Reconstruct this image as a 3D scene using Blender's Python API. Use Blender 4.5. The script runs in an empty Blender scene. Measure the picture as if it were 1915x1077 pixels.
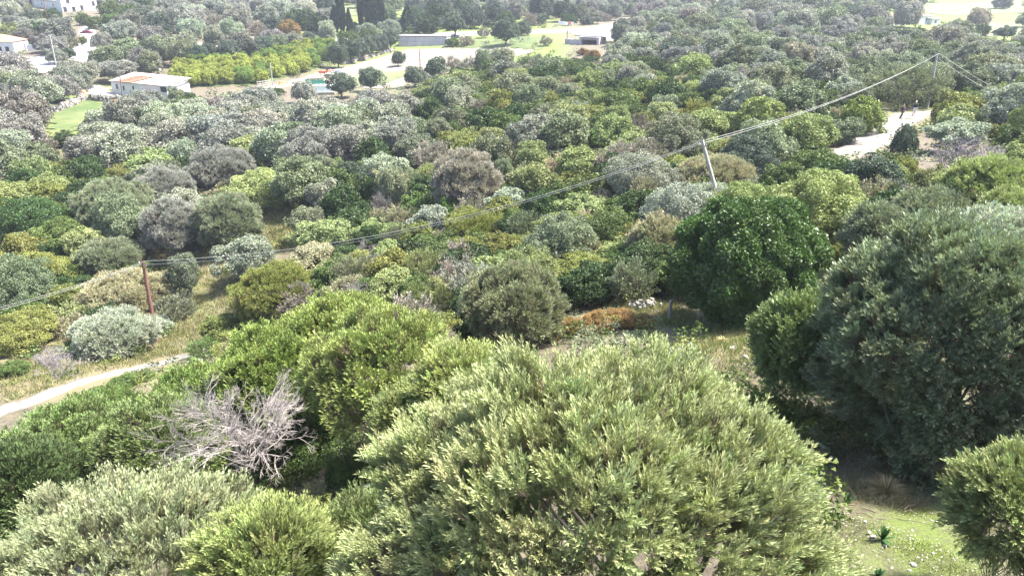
import bpy, math, random
import numpy as np
from mathutils import Vector, Matrix

S = bpy.context.scene
COL = S.collection
R = math.radians
HAZE = 0.00022
# ------------------------------------------------------------------ camera, light, exposure
FPX, PITCH, CW, CH = 1300.0, R(24.0), 957.5, 538.5
SP, CP = math.sin(PITCH), math.cos(PITCH)
cam = bpy.data.cameras.new('camera'); camo = bpy.data.objects.new('camera', cam); COL.objects.link(camo)
cam.sensor_width = 36.0; cam.lens = FPX / 1915.0 * 36.0; cam.clip_start = 0.2; cam.clip_end = 5000
camo.location = (0, 0, 0); camo.rotation_euler = (R(90) - PITCH, 0, 0); S.camera = camo
SUN_EL, SUN_AZ = R(60), R(80)         # azimuth measured from +Y (away) towards +X (right)
W = bpy.data.worlds.new('World'); S.world = W; W.use_nodes = True
nt = W.node_tree; nt.nodes.clear()
sky = nt.nodes.new('ShaderNodeTexSky'); sky.sky_type = 'NISHITA'; sky.sun_disc = False
sky.sun_elevation = SUN_EL; sky.sun_rotation = SUN_AZ; sky.air_density = 1.0; sky.dust_density = 2.5
bg = nt.nodes.new('ShaderNodeBackground'); bg.inputs[1].default_value = 0.135
wo = nt.nodes.new('ShaderNodeOutputWorld')
nt.links.new(sky.outputs[0], bg.inputs[0]); nt.links.new(bg.outputs[0], wo.inputs[0])
sun = bpy.data.lights.new('sun', 'SUN'); sun.energy = 5.0; sun.angle = R(6); sun.color = (1.0, 0.94, 0.84)
suno = bpy.data.objects.new('sun', sun); COL.objects.link(suno)
sd = Vector((math.sin(SUN_AZ) * math.cos(SUN_EL), math.cos(SUN_AZ) * math.cos(SUN_EL), math.sin(SUN_EL)))
suno.rotation_euler = sd.to_track_quat('Z', 'Y').to_euler()
S.view_settings.view_transform = 'Standard'; S.view_settings.look = 'None'
S.view_settings.exposure = 2.05; S.view_settings.gamma = 1.0
S.view_settings.use_curve_mapping = False
S.cycles.max_bounces = 6; S.cycles.diffuse_bounces = 3; S.cycles.transmission_bounces = 3
S.cycles.transparent_max_bounces = 4; S.cycles.volume_bounces = 0; S.cycles.use_denoising = True

# ------------------------------------------------------------------ helpers
def ray(px, py):
    v = (py - CH) / FPX
    return np.array([(px - CW) / FPX, CP - v * SP, -(SP + v * CP)])
def proj(x, y, z):
    d = y * CP - z * SP
    v = (-z * CP - y * SP) / d
    return CW + FPX * x / d, CH + FPX * v, d
_ctl = [(293,645,62),(160,712,50),(0,770,46),(330,670,55),(735,592,45),(1735,203,98),(1640,265,75),(1445,345,66),
 (1400,605,34),(1250,600,36),(1370,650,27),(1650,1005,13),(850,66,270),(850,98,245),(700,158,200),(610,150,200),(640,74,275),
 (1110,64,262),(1170,72,245),(1190,42,335),(1300,10,430),(700,15,380),(1030,95,225),(1500,60,270),(1600,35,330),(1710,50,300),
 (1800,20,400),(1850,150,130),(1850,100,175),(1600,100,180),(1300,120,165),(1100,200,118),(1400,220,92),(900,200,130),
 (500,240,140),(300,330,105),(100,450,80),(400,420,84),(700,400,80),(900,500,57),(1200,400,58),(960,300,91),(1780,350,46),
 (1550,500,38),(255,178,176),(20,100,225),(130,28,300),(60,0,420),(100,215,150),(400,0,400),(560,170,185),(450,120,215)]
_cw = [(-4,19,-14.8),(1.5,8.5,-10.3),(-6,8.5,-12),(-12,20,-19),(0,0,-7.5),(10,0,-6.5),(-12,0,-11),(0,-25,0),(20,10,-8),
 (30,20,-9.5),(-25,25,-24),(-42,35,-28),(-40,8,-22),(11,14,-11.2),(0,700,-5),(-500,600,-3),(500,600,-6),(0,1050,25),
 (-800,1050,30),(800,1050,20),(-400,150,-25),(400,120,-12),(-200,50,-27),(200,30,-6),(60,40,-11),(-800,300,-10),(800,300,-8)]
_C = []
for px, py, d in _ctl:
    _C.append(ray(px, py) * d)
_C = np.array(_C + [np.array(p, float) for p in _cw])
def _phi(r2):
    return np.where(r2 > 1e-9, 0.5 * r2 * np.log(r2 + 1e-12), 0.0)
def _warp(x, y):                       # compress distance so near and far points weigh alike
    r = np.sqrt(x * x + y * y) + 1e-6; k = np.log1p(r / 25.0) / r
    return x * k, y * k
_wx, _wy = _warp(_C[:, 0], _C[:, 1]); _n = len(_C)
_A = _phi((_wx[:, None] - _wx) ** 2 + (_wy[:, None] - _wy) ** 2) + np.eye(_n) * 0.004
_P = np.stack([np.ones(_n), _wx, _wy], 1)
_sol = np.linalg.solve(np.block([[_A, _P], [_P.T, np.zeros((3, 3))]]), np.concatenate([_C[:, 2], np.zeros(3)]))
def gz(x, y):
    x = np.asarray(x, float); y = np.asarray(y, float); sh = x.shape
    x = x.ravel(); y = y.ravel(); a, b = _warp(x, y); out = np.empty(len(x))
    for i in range(0, len(x), 20000):
        j = slice(i, i + 20000)
        out[j] = _phi((a[j, None] - _wx) ** 2 + (b[j, None] - _wy) ** 2) @ _sol[:_n] + _sol[_n] + _sol[_n+1] * a[j] + _sol[_n+2] * b[j]
    out += 0.10 * np.sin(x * .9 + 1.3 * np.sin(y * .5)) * np.cos(y * .8) + 0.05 * np.sin(x * 2.3 + y * 1.7)
    return out.reshape(sh)
def gz1(x, y): return float(gz(np.array([x]), np.array([y]))[0])
_DS = np.exp(np.linspace(math.log(3.0), math.log(1200.0), 420))
def hit(px, py, lift=0.0, k=0.0):
    """depth where the ray through a picture point is lift + k*depth above the ground"""
    r = ray(px, py); P = r[None, :] * _DS[:, None]
    g = P[:, 2] - gz(P[:, 0], P[:, 1]) - lift - k * _DS
    idx = np.where((g[:-1] > 0) & (g[1:] <= 0))[0]
    if len(idx) == 0: return None
    i = idx[0]; t = g[i] / (g[i] - g[i+1]); d = _DS[i] * (1 - t) + _DS[i+1] * t
    return r * d, d
def G(px, py):
    h = hit(px, py)
    return h[0] if h else ray(px, py) * 450.0
# ------------------------------------------------------------------ materials
def mat(name):
    m = bpy.data.materials.new(name); m.use_nodes = True
    t = m.node_tree; t.nodes.clear()
    o = t.nodes.new('ShaderNodeOutputMaterial')
    return m, t, o
def N(t, typ, **kw):
    n = t.nodes.new(typ)
    for k, v in kw.items():
        if k.startswith('i_'):
            n.inputs[k[2:].replace('_', ' ')].default_value = v
        elif k.startswith('n_'):
            n.inputs[int(k[2:])].default_value = v
        else: setattr(n, k, v)
    return n
def ramp(t, fac, stops):
    r = N(t, 'ShaderNodeValToRGB'); e = r.color_ramp.elements
    while len(e) < len(stops): e.new(0.5)
    for q, (p, c) in zip(e, stops): q.position = p; q.color = (*c, 1)
    t.links.new(fac, r.inputs[0]); return r.outputs[0]
def noise(t, scale, detail=4.0, rough=.55, co=None):
    n = N(t, 'ShaderNodeTexNoise', i_Scale=scale, i_Detail=detail, i_Roughness=rough)
    if co: t.links.new(co, n.inputs['Vector'])
    return n.outputs[0]
def mixc(t, f, a, b, typ='MIX'):
    m = N(t, 'ShaderNodeMix', data_type='RGBA', blend_type=typ)
    for s, v in ((0, f), (6, a), (7, b)):
        if hasattr(v, 'is_linked'): t.links.new(v, m.inputs[s])
        elif s == 0: m.inputs[0].default_value = v
        else: m.inputs[s].default_value = (*v, 1)
    return m.outputs[2]
def math_(t, op, a, b=0.0):
    m = N(t, 'ShaderNodeMath', operation=op)
    for s, v in ((0, a), (1, b)):
        if hasattr(v, 'is_linked'): t.links.new(v, m.inputs[s])
        else: m.inputs[s].default_value = v
    return m.outputs[0]
def leaf_mat(name, attr=False, inst=False, under=1.3, gloss=.018, trans=.22):
    m, t, o = mat(name)
    if inst: base = N(t, 'ShaderNodeAttribute', attribute_name='col', attribute_type='INSTANCER').outputs['Color']
    elif attr: base = N(t, 'ShaderNodeAttribute', attribute_name='col').outputs['Color']
    else: base = N(t, 'ShaderNodeObjectInfo').outputs['Color']
    rn = N(t, 'ShaderNodeAttribute', attribute_name='rnd').outputs['Fac']
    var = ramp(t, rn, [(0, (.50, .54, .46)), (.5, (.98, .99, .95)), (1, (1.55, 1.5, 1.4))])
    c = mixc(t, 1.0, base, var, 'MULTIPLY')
    geo = N(t, 'ShaderNodeNewGeometry')
    pale = mixc(t, 1.0, c, (under, under * .98, under * 1.02), 'MULTIPLY')
    c2 = mixc(t, geo.outputs['Backfacing'], c, pale)
    d = N(t, 'ShaderNodeBsdfDiffuse'); t.links.new(c2, d.inputs[0])
    tr = N(t, 'ShaderNodeBsdfTranslucent')
    tc = mixc(t, 1.0, c, (1.12, 1.2, .8), 'MULTIPLY'); t.links.new(tc, tr.inputs[0])
    ms = N(t, 'ShaderNodeMixShader', n_0=trans); t.links.new(d.outputs[0], ms.inputs[1]); t.links.new(tr.outputs[0], ms.inputs[2])
    g = N(t, 'ShaderNodeBsdfGlossy', i_Roughness=.45)
    ms2 = N(t, 'ShaderNodeMixShader', n_0=gloss); t.links.new(ms.outputs[0], ms2.inputs[1]); t.links.new(g.outputs[0], ms2.inputs[2])
    t.links.new(ms2.outputs[0], o.inputs[0]); return m
def flat_mat(name, col, col2=None, scale=2.0, rough=.85, bump=0.0, bscale=20.0, metal=0.0, mapping=None):
    m, t, o = mat(name)
    p = N(t, 'ShaderNodeBsdfPrincipled', i_Roughness=rough, i_Metallic=metal)
    co = N(t, 'ShaderNodeTexCoord').outputs['Object']
    if mapping:
        mp = N(t, 'ShaderNodeMapping'); mp.inputs['Scale'].default_value = mapping; t.links.new(co, mp.inputs[0]); co = mp.outputs[0]
    if col2:
        f = noise(t, scale, 5, .6, co)
        t.links.new(ramp(t, f, [(.35, col), (.65, col2)]), p.inputs['Base Color'])
    else: p.inputs['Base Color'].default_value = (*col, 1)
    if bump:
        b = N(t, 'ShaderNodeBump', i_Strength=bump, i_Distance=.05); t.links.new(noise(t, bscale, 4, .6, co), b.inputs['Height'])
        t.links.new(b.outputs[0], p.inputs['Normal'])
    t.links.new(p.outputs[0], o.inputs[0]); return m
M = {}
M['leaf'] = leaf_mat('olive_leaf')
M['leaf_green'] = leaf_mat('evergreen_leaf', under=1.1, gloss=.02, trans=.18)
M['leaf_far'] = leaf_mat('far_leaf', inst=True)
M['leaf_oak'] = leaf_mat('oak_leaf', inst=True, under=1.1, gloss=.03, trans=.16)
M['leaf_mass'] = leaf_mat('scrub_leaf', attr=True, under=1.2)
M['bark'] = flat_mat('grey_bark', (.07, .06, .048), (.15, .135, .115), 3.0, .9, .4)
M['twig'] = flat_mat('brown_twig', (.10, .065, .052), (.19, .14, .115), 2.0, .9)
M['twig_pale'] = flat_mat('pale_twig', (.24, .21, .195), (.36, .33, .31), 1.5, .9)
M['twig_mauve'] = flat_mat('mauve_twig', (.15, .128, .138), (.25, .22, .235), 1.5, .9)

# ------------------------------------------------------------------ mesh building
def raw_mesh(name, V, F, k, mats, mi=None, attrs=None, smooth=False):
    """V (n,3), F (m,k) faces of k corners"""
    me = bpy.data.meshes.new(name)
    V = np.ascontiguousarray(V, np.float32); F = np.ascontiguousarray(F, np.int32)
    me.vertices.add(len(V)); me.vertices.foreach_set('co', V.ravel())
    me.loops.add(F.size); me.loops.foreach_set('vertex_index', F.ravel())
    me.polygons.add(len(F)); me.polygons.foreach_set('loop_start', np.arange(0, F.size, k, dtype=np.int32))
    try: me.polygons.foreach_set('loop_total', np.full(len(F), k, np.int32))
    except Exception: pass
    if mi is not None: me.polygons.foreach_set('material_index', np.asarray(mi, np.int32))
    me.polygons.foreach_set('use_smooth', np.full(len(F), smooth))
    for m in mats: me.materials.append(m)
    for an, (dom, typ, arr) in (attrs or {}).items():
        a = me.attributes.new(an, typ, dom)
        a.data.foreach_set('color' if typ == 'FLOAT_COLOR' else 'value', np.ascontiguousarray(arr, np.float32).ravel())
    me.update(calc_edges=True); return me
def add(name, me, parent=None, loc=None, rz=0, scale=None, col=None, label=None, cat=None, group=None, kind=None):
    o = bpy.data.objects.new(name, me); COL.objects.link(o)
    if parent: o.parent = parent
    if loc is not None: o.location = loc
    if rz: o.rotation_euler = (0, 0, rz)
    if scale is not None: o.scale = scale if hasattr(scale, '__len__') else (scale,) * 3
    if col is not None: o.color = (*col, 1)
    for k_, v_ in (('label', label), ('category', cat), ('group', group), ('kind', kind)):
        if v_: o[k_] = v_
    return o
def nrm(a): return a / (np.linalg.norm(a, axis=-1, keepdims=True) + 1e-9)
def leaves_geo(P, D, NV, L, Wd, tri=False):
    """leaf faces: base P, direction D, normal hint NV, lengths L, widths Wd"""
    side = nrm(np.cross(D, NV)) * (Wd[:, None] * .5)
    n = len(P)
    if tri:
        V = np.stack([P - side, P + side, P + D * L[:, None]], 1); k = 3
    else:
        mid = P + D * (L[:, None] * .45)
        V = np.stack([P, mid + side, P + D * L[:, None], mid - side], 1); k = 4
    return V.reshape(-1, 3), np.arange(n * k).reshape(n, k), k
def tubes(paths, sides=3):
    """paths: list of (pts (n,3), radii (n))"""
    Vs, Fs, off = [], [], 0
    ang = np.arange(sides) * 2 * np.pi / sides; ca, sa = np.cos(ang), np.sin(ang)
    for pts, rad in paths:
        pts = np.asarray(pts, float); n = len(pts)
        d = nrm(np.gradient(pts, axis=0)); ref = np.array([0.31, .95, .05])
        u = nrm(np.cross(d, ref)); w = np.cross(d, u)
        rad = np.asarray(rad)[:, None, None]
        ring = pts[:, None] + rad * (u[:, None] * ca[None, :, None] + w[:, None] * sa[None, :, None])
        Vs.append(ring.reshape(-1, 3))
        a = np.arange(n - 1)[:, None] * sides + np.arange(sides)[None] + off
        b = np.arange(n - 1)[:, None] * sides + (np.arange(sides)[None] + 1) % sides + off
        Fs.append(np.stack([a, b, b + sides, a + sides], -1).reshape(-1, 4)); off += n * sides
    return np.concatenate(Vs), np.concatenate(Fs)
def seg_tubes(A, B, ra, rb):
    """many straight 3-sided twigs at once"""
    d = nrm(B - A); u = nrm(np.cross(d, np.array([.31, .95, .05]))); w = np.cross(d, u); out = []
    for P, r in ((A, ra), (B, rb)):
        for k in range(3):
            an = k * 2.0944; out.append(P + (u * math.cos(an) + w * math.sin(an)) * np.reshape(r, (-1, 1)))
    V = np.stack(out, 1); n = len(A); o = (np.arange(n) * 6)[:, None]
    F = np.concatenate([o + np.array([[k, (k + 1) % 3, (k + 1) % 3 + 3, k + 3]]) for k in range(3)], 0)
    return V.reshape(-1, 3), F
CORE = {}
def _cubesphere(k=3):
    F, V, idx = [], [], {}
    def vid(p):
        key = tuple(np.round(p, 5))
        if key not in idx: idx[key] = len(V); V.append(p)
        return idx[key]
    t = np.linspace(-1, 1, k + 1)
    for ax in range(3):
        for sg in (-1, 1):
            def pt(a, b):
                q = np.zeros(3); q[ax] = sg; q[(ax + 1) % 3] = a * sg; q[(ax + 2) % 3] = b; return q
            for i in range(k):
                for j in range(k): F.append([vid(pt(t[i], t[j])), vid(pt(t[i+1], t[j])), vid(pt(t[i+1], t[j+1])), vid(pt(t[i], t[j+1]))])
    V = np.array(V); return V / np.linalg.norm(V, axis=1)[:, None], np.array(F)
CSV, CSF = _cubesphere(2)
def core_geo(g, c, ax, r, sc, stretch):
    """dense shaded heart of each leaf clump: a small uneven solid"""
    n = len(c); U = CSV[None] * (1 + g.normal(0, .13, (n, len(CSV), 1)))
    if stretch > 1: U = U + ax[:, None] * ((U * ax[:, None]).sum(-1, keepdims=True)) * (stretch - 1)
    V = c[:, None] + U * r[:, None, None] * sc
    F = (np.arange(n) * len(CSV))[:, None, None] + CSF[None]
    return V.reshape(-1, 3), F.reshape(-1, 4)
def crown_geo(seed, nt, n, L, Wd, ts=.25, style='plume', low=-.35, K=14, inner=.1, shell=.28, up=.6, lob=.16, spread=.42, droop=0.0, boughs=16, bdep=.30, ljit=.48, tlen=1.0, core=.0):
    g = np.random.default_rng(seed)
    i = np.arange(nt) + .5; z = low + (1 - low) * i / nt; ph = i * 2.39996 + g.normal(0, .25, nt)
    z = np.clip(z + g.normal(0, .06, nt), low, .99); s = np.sqrt(np.clip(1 - z * z, 0, 1))
    D = np.stack([s * np.cos(ph), s * np.sin(ph), z], 1)
    lump = np.zeros(nt)
    for q in range(6):
        w = nrm(g.normal(0, 1, 3)); lump += np.cos((D @ w) * g.uniform(1.5, 4.5) + g.uniform(0, 6.28))
    rad = (1 + lob * lump / 2.4) * (1 - shell * g.random(nt) ** 2)
    bi = np.arange(boughs) + .5; bz = low + (1.0 - low) * bi / boughs; bp = bi * 2.39996 + seed; bs = np.sqrt(np.clip(1 - bz * bz, 0, 1))
    BD = nrm(np.stack([bs * np.cos(bp), bs * np.sin(bp), bz], 1) + g.normal(0, .12, (boughs, 3)))
    an_ = np.arccos(np.clip((D @ BD.T).max(1), -1, 1)) / math.sqrt(2 * math.pi * (1 - low) / boughs / math.pi)
    rad *= 1.06 - bdep * np.clip(an_, 0, 1.3) ** 2
    sz = ts * (.65 + .7 * g.random(nt))
    c = D * (rad * (1 - ts * .55))[:, None]
    ax = nrm(D + np.array([0, 0, up]) + g.normal(0, .22, (nt, 3)))
    no = int(n * (1 - inner)); wts = sz ** 2; ti = g.choice(nt, no, p=wts / wts.sum())
    td = nrm(ax[:, None] + g.normal(0, spread, (nt, K, 3)))
    base = c - ax * (sz * .75)[:, None]
    tl = sz[:, None] * g.uniform(1.1, 1.9, (nt, K)) * tlen
    if style == 'plume':
        ki = g.integers(0, K, no); t = g.uniform(.12, 1.0, no) ** .55
        d0 = td[ti, ki]; ln = tl[ti, ki]
        P = base[ti] + d0 * (ln * t)[:, None] + g.normal(0, 1, (no, 3)) * (sz[ti] * .055)[:, None]
        P[:, 2] += (ln * .14 * t * t) * (1 - droop * 3)
        fan = (ln / (sz[ti] * 1.6)) * t; Dl = nrm(d0 + nrm(P - (base + ax * (sz * .5)[:, None])[ti]) * (fan * .7)[:, None] + g.normal(0, ljit, (no, 3)) + np.array([0, 0, .15 - droop]))
        ctr = (base + ax * (sz * .35)[:, None])[ti]
        NV = nrm(nrm(P - ctr) * 1.1 + np.array([0, 0, .35]) + g.normal(0, .42, (no, 3)))
    else:
        d = nrm(ax[ti] * .55 + g.normal(0, .62, (no, 3)))
        # small secondary clumps inside each clump
        P = c[ti] + d * (sz[ti] * (.74 + .28 * g.random(no) ** .7))[:, None]
        P += np.sin(P * (9.0 / ts * .25) + seed) * (ts * .10)
        Dl = nrm(g.normal(0, .8, (no, 3)) + d * .55 + np.array([0, 0, .25]))
        NV = nrm(d + g.normal(0, .30, (no, 3)))
    ni = n - no
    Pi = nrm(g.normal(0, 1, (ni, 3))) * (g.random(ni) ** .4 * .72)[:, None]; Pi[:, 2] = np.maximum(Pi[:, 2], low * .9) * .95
    P = np.concatenate([P, Pi]); Dl = np.concatenate([Dl, nrm(g.normal(0, 1, (ni, 3)))])
    NV = np.concatenate([NV, nrm(g.normal(0, 1, (ni, 3)))])
    Ls = L * g.uniform(.65, 1.35, n); Ws = Wd * g.uniform(.7, 1.3, n); big = style != 'plume'; Ls[no:] *= 1.6 if big else 1.15; Ws[no:] *= 2.2 if big else 1.5
    tone = g.normal(.5, .12, nt)
    age_shade = .30 * (t - .55) if style == 'plume' else 0.0      # young tips paler; lit tops and shade between plumes coloured in too
    rnd = np.concatenate([np.clip(tone[ti] + age_shade + g.normal(0, .09 if style == 'plume' else .075, no), 0, 1), np.clip(g.normal(.35, .12, ni), 0, 1)])
    hz_ = np.percentile(np.hypot(P[:no, 0], P[:no, 1]), 97.5); vz = np.percentile(P[:no, 2], 99.2); sc = np.array([1 / hz_, 1 / hz_, 1 / vz])
    P = P * sc; base = base * sc; td = td * sc
    tw = (np.repeat(base, K, 0), (base[:, None] + td * (tl * .8)[..., None]).reshape(-1, 3), np.repeat(sz, K))
    if core:
        cc = (c if style == 'ball' else base + ax * (sz * .7 * tlen)[:, None] * sc) * (sc if style == 'ball' else 1)
        CORE['last'] = core_geo(g, cc, ax, sz * core, sc, 1.0 if style == 'ball' else 1.5)
    return P, Dl, NV, Ls, Ws, rnd, base, tw
def crown_mesh(name, seed, nt, n, L, Wd, leaf='leaf', twigs=0.0, twig_mat='twig', tri=False, **kw):
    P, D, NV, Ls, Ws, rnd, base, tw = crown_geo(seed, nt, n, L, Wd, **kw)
    V, F, k = leaves_geo(P, D, NV, Ls, Ws, tri)
    mats = [M[leaf]]; mi = np.zeros(len(F), int)
    if kw.get('core'):
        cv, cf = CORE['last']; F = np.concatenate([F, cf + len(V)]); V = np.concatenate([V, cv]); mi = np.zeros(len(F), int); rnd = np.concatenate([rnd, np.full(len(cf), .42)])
    if twigs > 0 and not tri:
        tv, tf = seg_tubes(tw[0], tw[1], tw[2] * twigs, tw[2] * twigs * .35)
        F = np.concatenate([F, tf + len(V)]); V = np.concatenate([V, tv]); mats.append(M[twig_mat])
        mi = np.concatenate([mi, np.ones(len(tf), int)]); rnd = np.concatenate([rnd, np.full(len(tf), .5)])
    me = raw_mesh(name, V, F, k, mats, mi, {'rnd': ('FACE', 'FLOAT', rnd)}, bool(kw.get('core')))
    return me, base
def trunk_mesh(name, seed, base, nb=12, r0=.05, mt='bark', stems=1, fork=.35, hh=1.0, sides=5):
    """unit trunk: z 0 at the ground, 1 at the crown's centre; limbs run to clump bases (crown radius 1)"""
    g = np.random.default_rng(seed); paths = []
    idx = g.choice(len(base), min(nb, len(base)), replace=False)
    roots = [g.normal(0, .05 if stems == 1 else .16, 2) for _ in range(stems)]
    forks = []
    for q in roots:
        f = np.array([q[0] * 1.4 + g.normal(0, .05), q[1] * 1.4 + g.normal(0, .05), fork]); forks.append(f)
        p = [np.array([q[0], q[1], -.35]), np.array([q[0] * 1.1 + g.normal(0, .02), q[1] * 1.1, fork * .5]), f]
        rr = r0 / math.sqrt(stems)
        paths.append((p, [rr * 1.5, rr * 1.05, rr * .9]))
    for j in idx:
        f = forks[j % stems]; e = base[j].copy(); e[2] = 1 + e[2] * hh
        m1 = f + (e - f) * .35 + g.normal(0, .05, 3); m2 = f + (e - f) * .7 + g.normal(0, .05, 3)
        paths.append(([f, m1, m2, e], [r0 * .6 / math.sqrt(stems), r0 * .4, r0 * .25, r0 * .1]))
    V, F = tubes(paths, sides)
    return raw_mesh(name, V, F, 4, [M[mt]], smooth=True)
def branch_mesh(name, seed, mt, gens=5, n0=9, r0=.02, up=.35, split=3, jit=.42, fine=1.0):
    """a leafless shrub: repeated forking; unit radius, base at origin"""
    g = np.random.default_rng(seed)
    A = np.zeros((n0, 3)) + g.normal(0, .03, (n0, 3)) * [1, 1, 0]
    an = np.arange(n0) * 2.4 + g.normal(0, .3, n0); el = g.uniform(.35, 1.35, n0)
    D = np.stack([np.cos(an) * np.cos(el), np.sin(an) * np.cos(el), np.sin(el)], 1)
    Ls = g.uniform(.24, .36, n0); r = np.full(n0, r0); VA, FA, off = [], [], 0
    for q in range(gens):
        mid = A + D * (Ls * .5)[:, None] + g.normal(0, .03, A.shape) * Ls[:, None]
        D2 = nrm(D + g.normal(0, .16, D.shape) + np.array([0, 0, up * .2])); B = mid + D2 * (Ls * .5)[:, None]
        for a, b, ra, rb in ((A, mid, r, r * .85), (mid, B, r * .85, r * .7)):
            v, f = seg_tubes(a, b, ra, rb); VA.append(v); FA.append(f + off); off += len(v)
        if q == gens - 1: break
        m = split if q < gens - 2 else split + 1
        st = g.uniform(.45, 1.0, (len(B), m)); st[:, 0] = 1
        A = (A[:, None] + (B - A)[:, None] * st[..., None]).reshape(-1, 3)
        D = nrm(np.repeat(D2, m, 0) + g.normal(0, jit, (len(A), 3)) + np.array([0, 0, up * .12]))
        Ls = np.repeat(Ls, m) * g.uniform(.5, .85, len(A)); r = np.repeat(r * .68, m) * fine
    V, F = np.concatenate(VA), np.concatenate(FA); V /= np.percentile(np.hypot(V[:, 0], V[:, 1]), 97)
    return raw_mesh(name, V, F, 4, [M[mt]])

# ------------------------------------------------------------------ prototypes (unit radius), meshes only
PROTO = {}
def proto(key, cnt, seed0, nb=10, r0=.05, stems=1, fork=.35, tm='bark', **kw):
    out = []
    for i in range(cnt):
        me, base = crown_mesh(key + '_crown', seed0 + i, **kw)
        tr = trunk_mesh(key + '_trunk', seed0 + i, base, nb, r0, tm, stems, fork)
        out.append((me, tr))
    PROTO[key] = out
proto('olive_mid', 5, 10, nt=70, n=9000, L=.066, Wd=.056, ts=.225, style='ball', core=.42, inner=.06, lob=.22, shell=.2, r0=.06, up=.5, boughs=9, bdep=.24)
proto('bush_mid', 5, 30, nt=64, n=9000, L=.060, Wd=.060, ts=.215, core=.42, inner=.06, shell=.2, style='ball', leaf='leaf_green', low=-.5, lob=.24, r0=.04, stems=3, fork=.2, boughs=9, bdep=.24)
proto('twiggy_mid', 3, 50, nt=80, n=7500, L=.075, Wd=.036, ts=.20, K=12, inner=.12, twigs=.03, lob=.18, up=1.1, spread=.28, r0=.03, stems=4, fork=.15, low=-.5, boughs=9, ljit=.35)
proto('olive_near', 3, 70, nt=120, n=26000, L=.042, Wd=.032, ts=.175, style='ball', inner=.12, lob=.22, shell=.2, up=.7, r0=.05, nb=18, boughs=13, bdep=.24)
proto('bush_near', 3, 80, nt=110, n=26000, L=.038, Wd=.034, ts=.175, inner=.12, style='ball', leaf='leaf_green', low=-.5, lob=.22, shell=.2, r0=.035, stems=3, fork=.2, nb=16, boughs=13, bdep=.24)
proto('twiggy_near', 2, 90, nt=150, n=20000, L=.046, Wd=.022, ts=.16, K=16, inner=.12, twigs=.014, lob=.16, up=1.5, spread=.25, r0=.02, stems=6, fork=.15, nb=30, low=-.5, boughs=11, ljit=.33)
bare = {'bare_pale': [(branch_mesh('pale_branches', 5, 'twig_pale', gens=6, n0=15, r0=.0065, split=3, jit=.42),)],
        'bare_mauve': [(branch_mesh('mauve_branches', 6, 'twig_mauve', gens=6, n0=8, r0=.008, split=3, jit=.5),)]}

TONE = {  # real surface colours
 'silvery': (.205, .225, .175), 'mauve-grey': (.175, .178, .160), 'grey-green': (.135, .155, .098), 'mid-green': (.070, .105, .030),
 'dark green': (.035, .062, .020), 'yellow-green': (.135, .152, .042), 'pale green': (.18, .212, .088), 'straw-tinged': (.215, .205, .13),
 'pinkish': (.195, .182, .155), 'orange-brown': (.165, .105, .038), 'bright green': (.075, .13, .03), 'blue-green': (.070, .092, .068)}
NOUN = {'olive_tree': 'olive tree', 'evergreen_bush': 'evergreen bush', 'mastic_bush': 'mastic bush', 'twiggy_shrub': 'twiggy shrub', 'bare_shrub': 'leafless shrub',
        'citrus_tree': 'citrus tree'}
STYLE = {'m': ('mastic_bush', 'bush'), 'o': ('olive_tree', 'olive'), 'b': ('evergreen_bush', 'bush'), 't': ('twiggy_shrub', 'twiggy')}
TREES = []      # (x, y, radius, root, kind, tone, px, py, has_label)
rg = np.random.default_rng(4)
def place(cx, cy, w, h, st, tone, label=None, name=None, q=None, pr=None, part=True, dep=None, group=None, cmul=1.0):
    r_ = ray(cx, cy); sth = -r_[2] / np.linalg.norm(r_); cth = math.sqrt(1 - sth * sth)
    if q is None: q = math.sqrt(max(.2, (h * 1.15 / w) ** 2 - sth * sth)) / cth
    q = min(max(q, .45), 1.35); cy2 = cy
    for _ in range(2):
        cy2 = (cy - h / 2) + (w / 2) * math.sqrt(sth * sth + q * q * cth * cth) * .97
        r_ = ray(cx, cy2); sth = -r_[2] / np.linalg.norm(r_); cth = math.sqrt(1 - sth * sth)
    kn, pk = STYLE[st]
    hc = q * .62 if st == 't' else (q * .6 if st == 'b' else q * .72 + .12)
    k = hc * (w / 2) / FPX
    if dep is None:
        hh = hit(cx, cy2, 0.0, k)
        if hh is None: return None
        P, d = hh
    else: P = ray(cx, cy2) * dep; d = dep
    Rr = w / 2 * d / FPX; x, y = P[0], P[1]; g0 = gz1(x, y)
    hcw = P[2] - g0
    return build(x, y, g0, Rr, hcw, q, st, tone, w, label, name, pr, part, group, cx, cy, cmul)
def build(x, y, g0, Rr, hcw, q, st, tone, w, label=None, name=None, pr=None, part=True, group=None, cx=None, cy=None, cmul=1.0):
    kn, pk = STYLE[st]
    if pr is None:
        lst = PROTO[pk + ('_near' if w > 125 else '_mid')]; pr = lst[int(rg.integers(len(lst)))]
    v = rg.normal(1, .035, 3) * rg.uniform(.85, 1.18) * cmul; c = np.clip(np.array(TONE[tone]) * v, 0, .8)
    rz = rg.uniform(0, 6.28)
    nm = name or kn
    root = add(nm, None, loc=(x, y, g0), label=label, cat=NOUN.get(nm, nm.replace('_', ' ')), group=group)
    root.empty_display_size = .1
    add('crown', pr[0], root, (0, 0, hcw), rz, (Rr, Rr, Rr * q), c)
    if len(pr) > 1 and part: add('trunk', pr[1], root, (0, 0, 0), rz, (Rr, Rr, max(hcw, .3)))
    TREES.append([x, y, Rr, root, nm, tone, cx, cy, bool(label), w])
    return root
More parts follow.
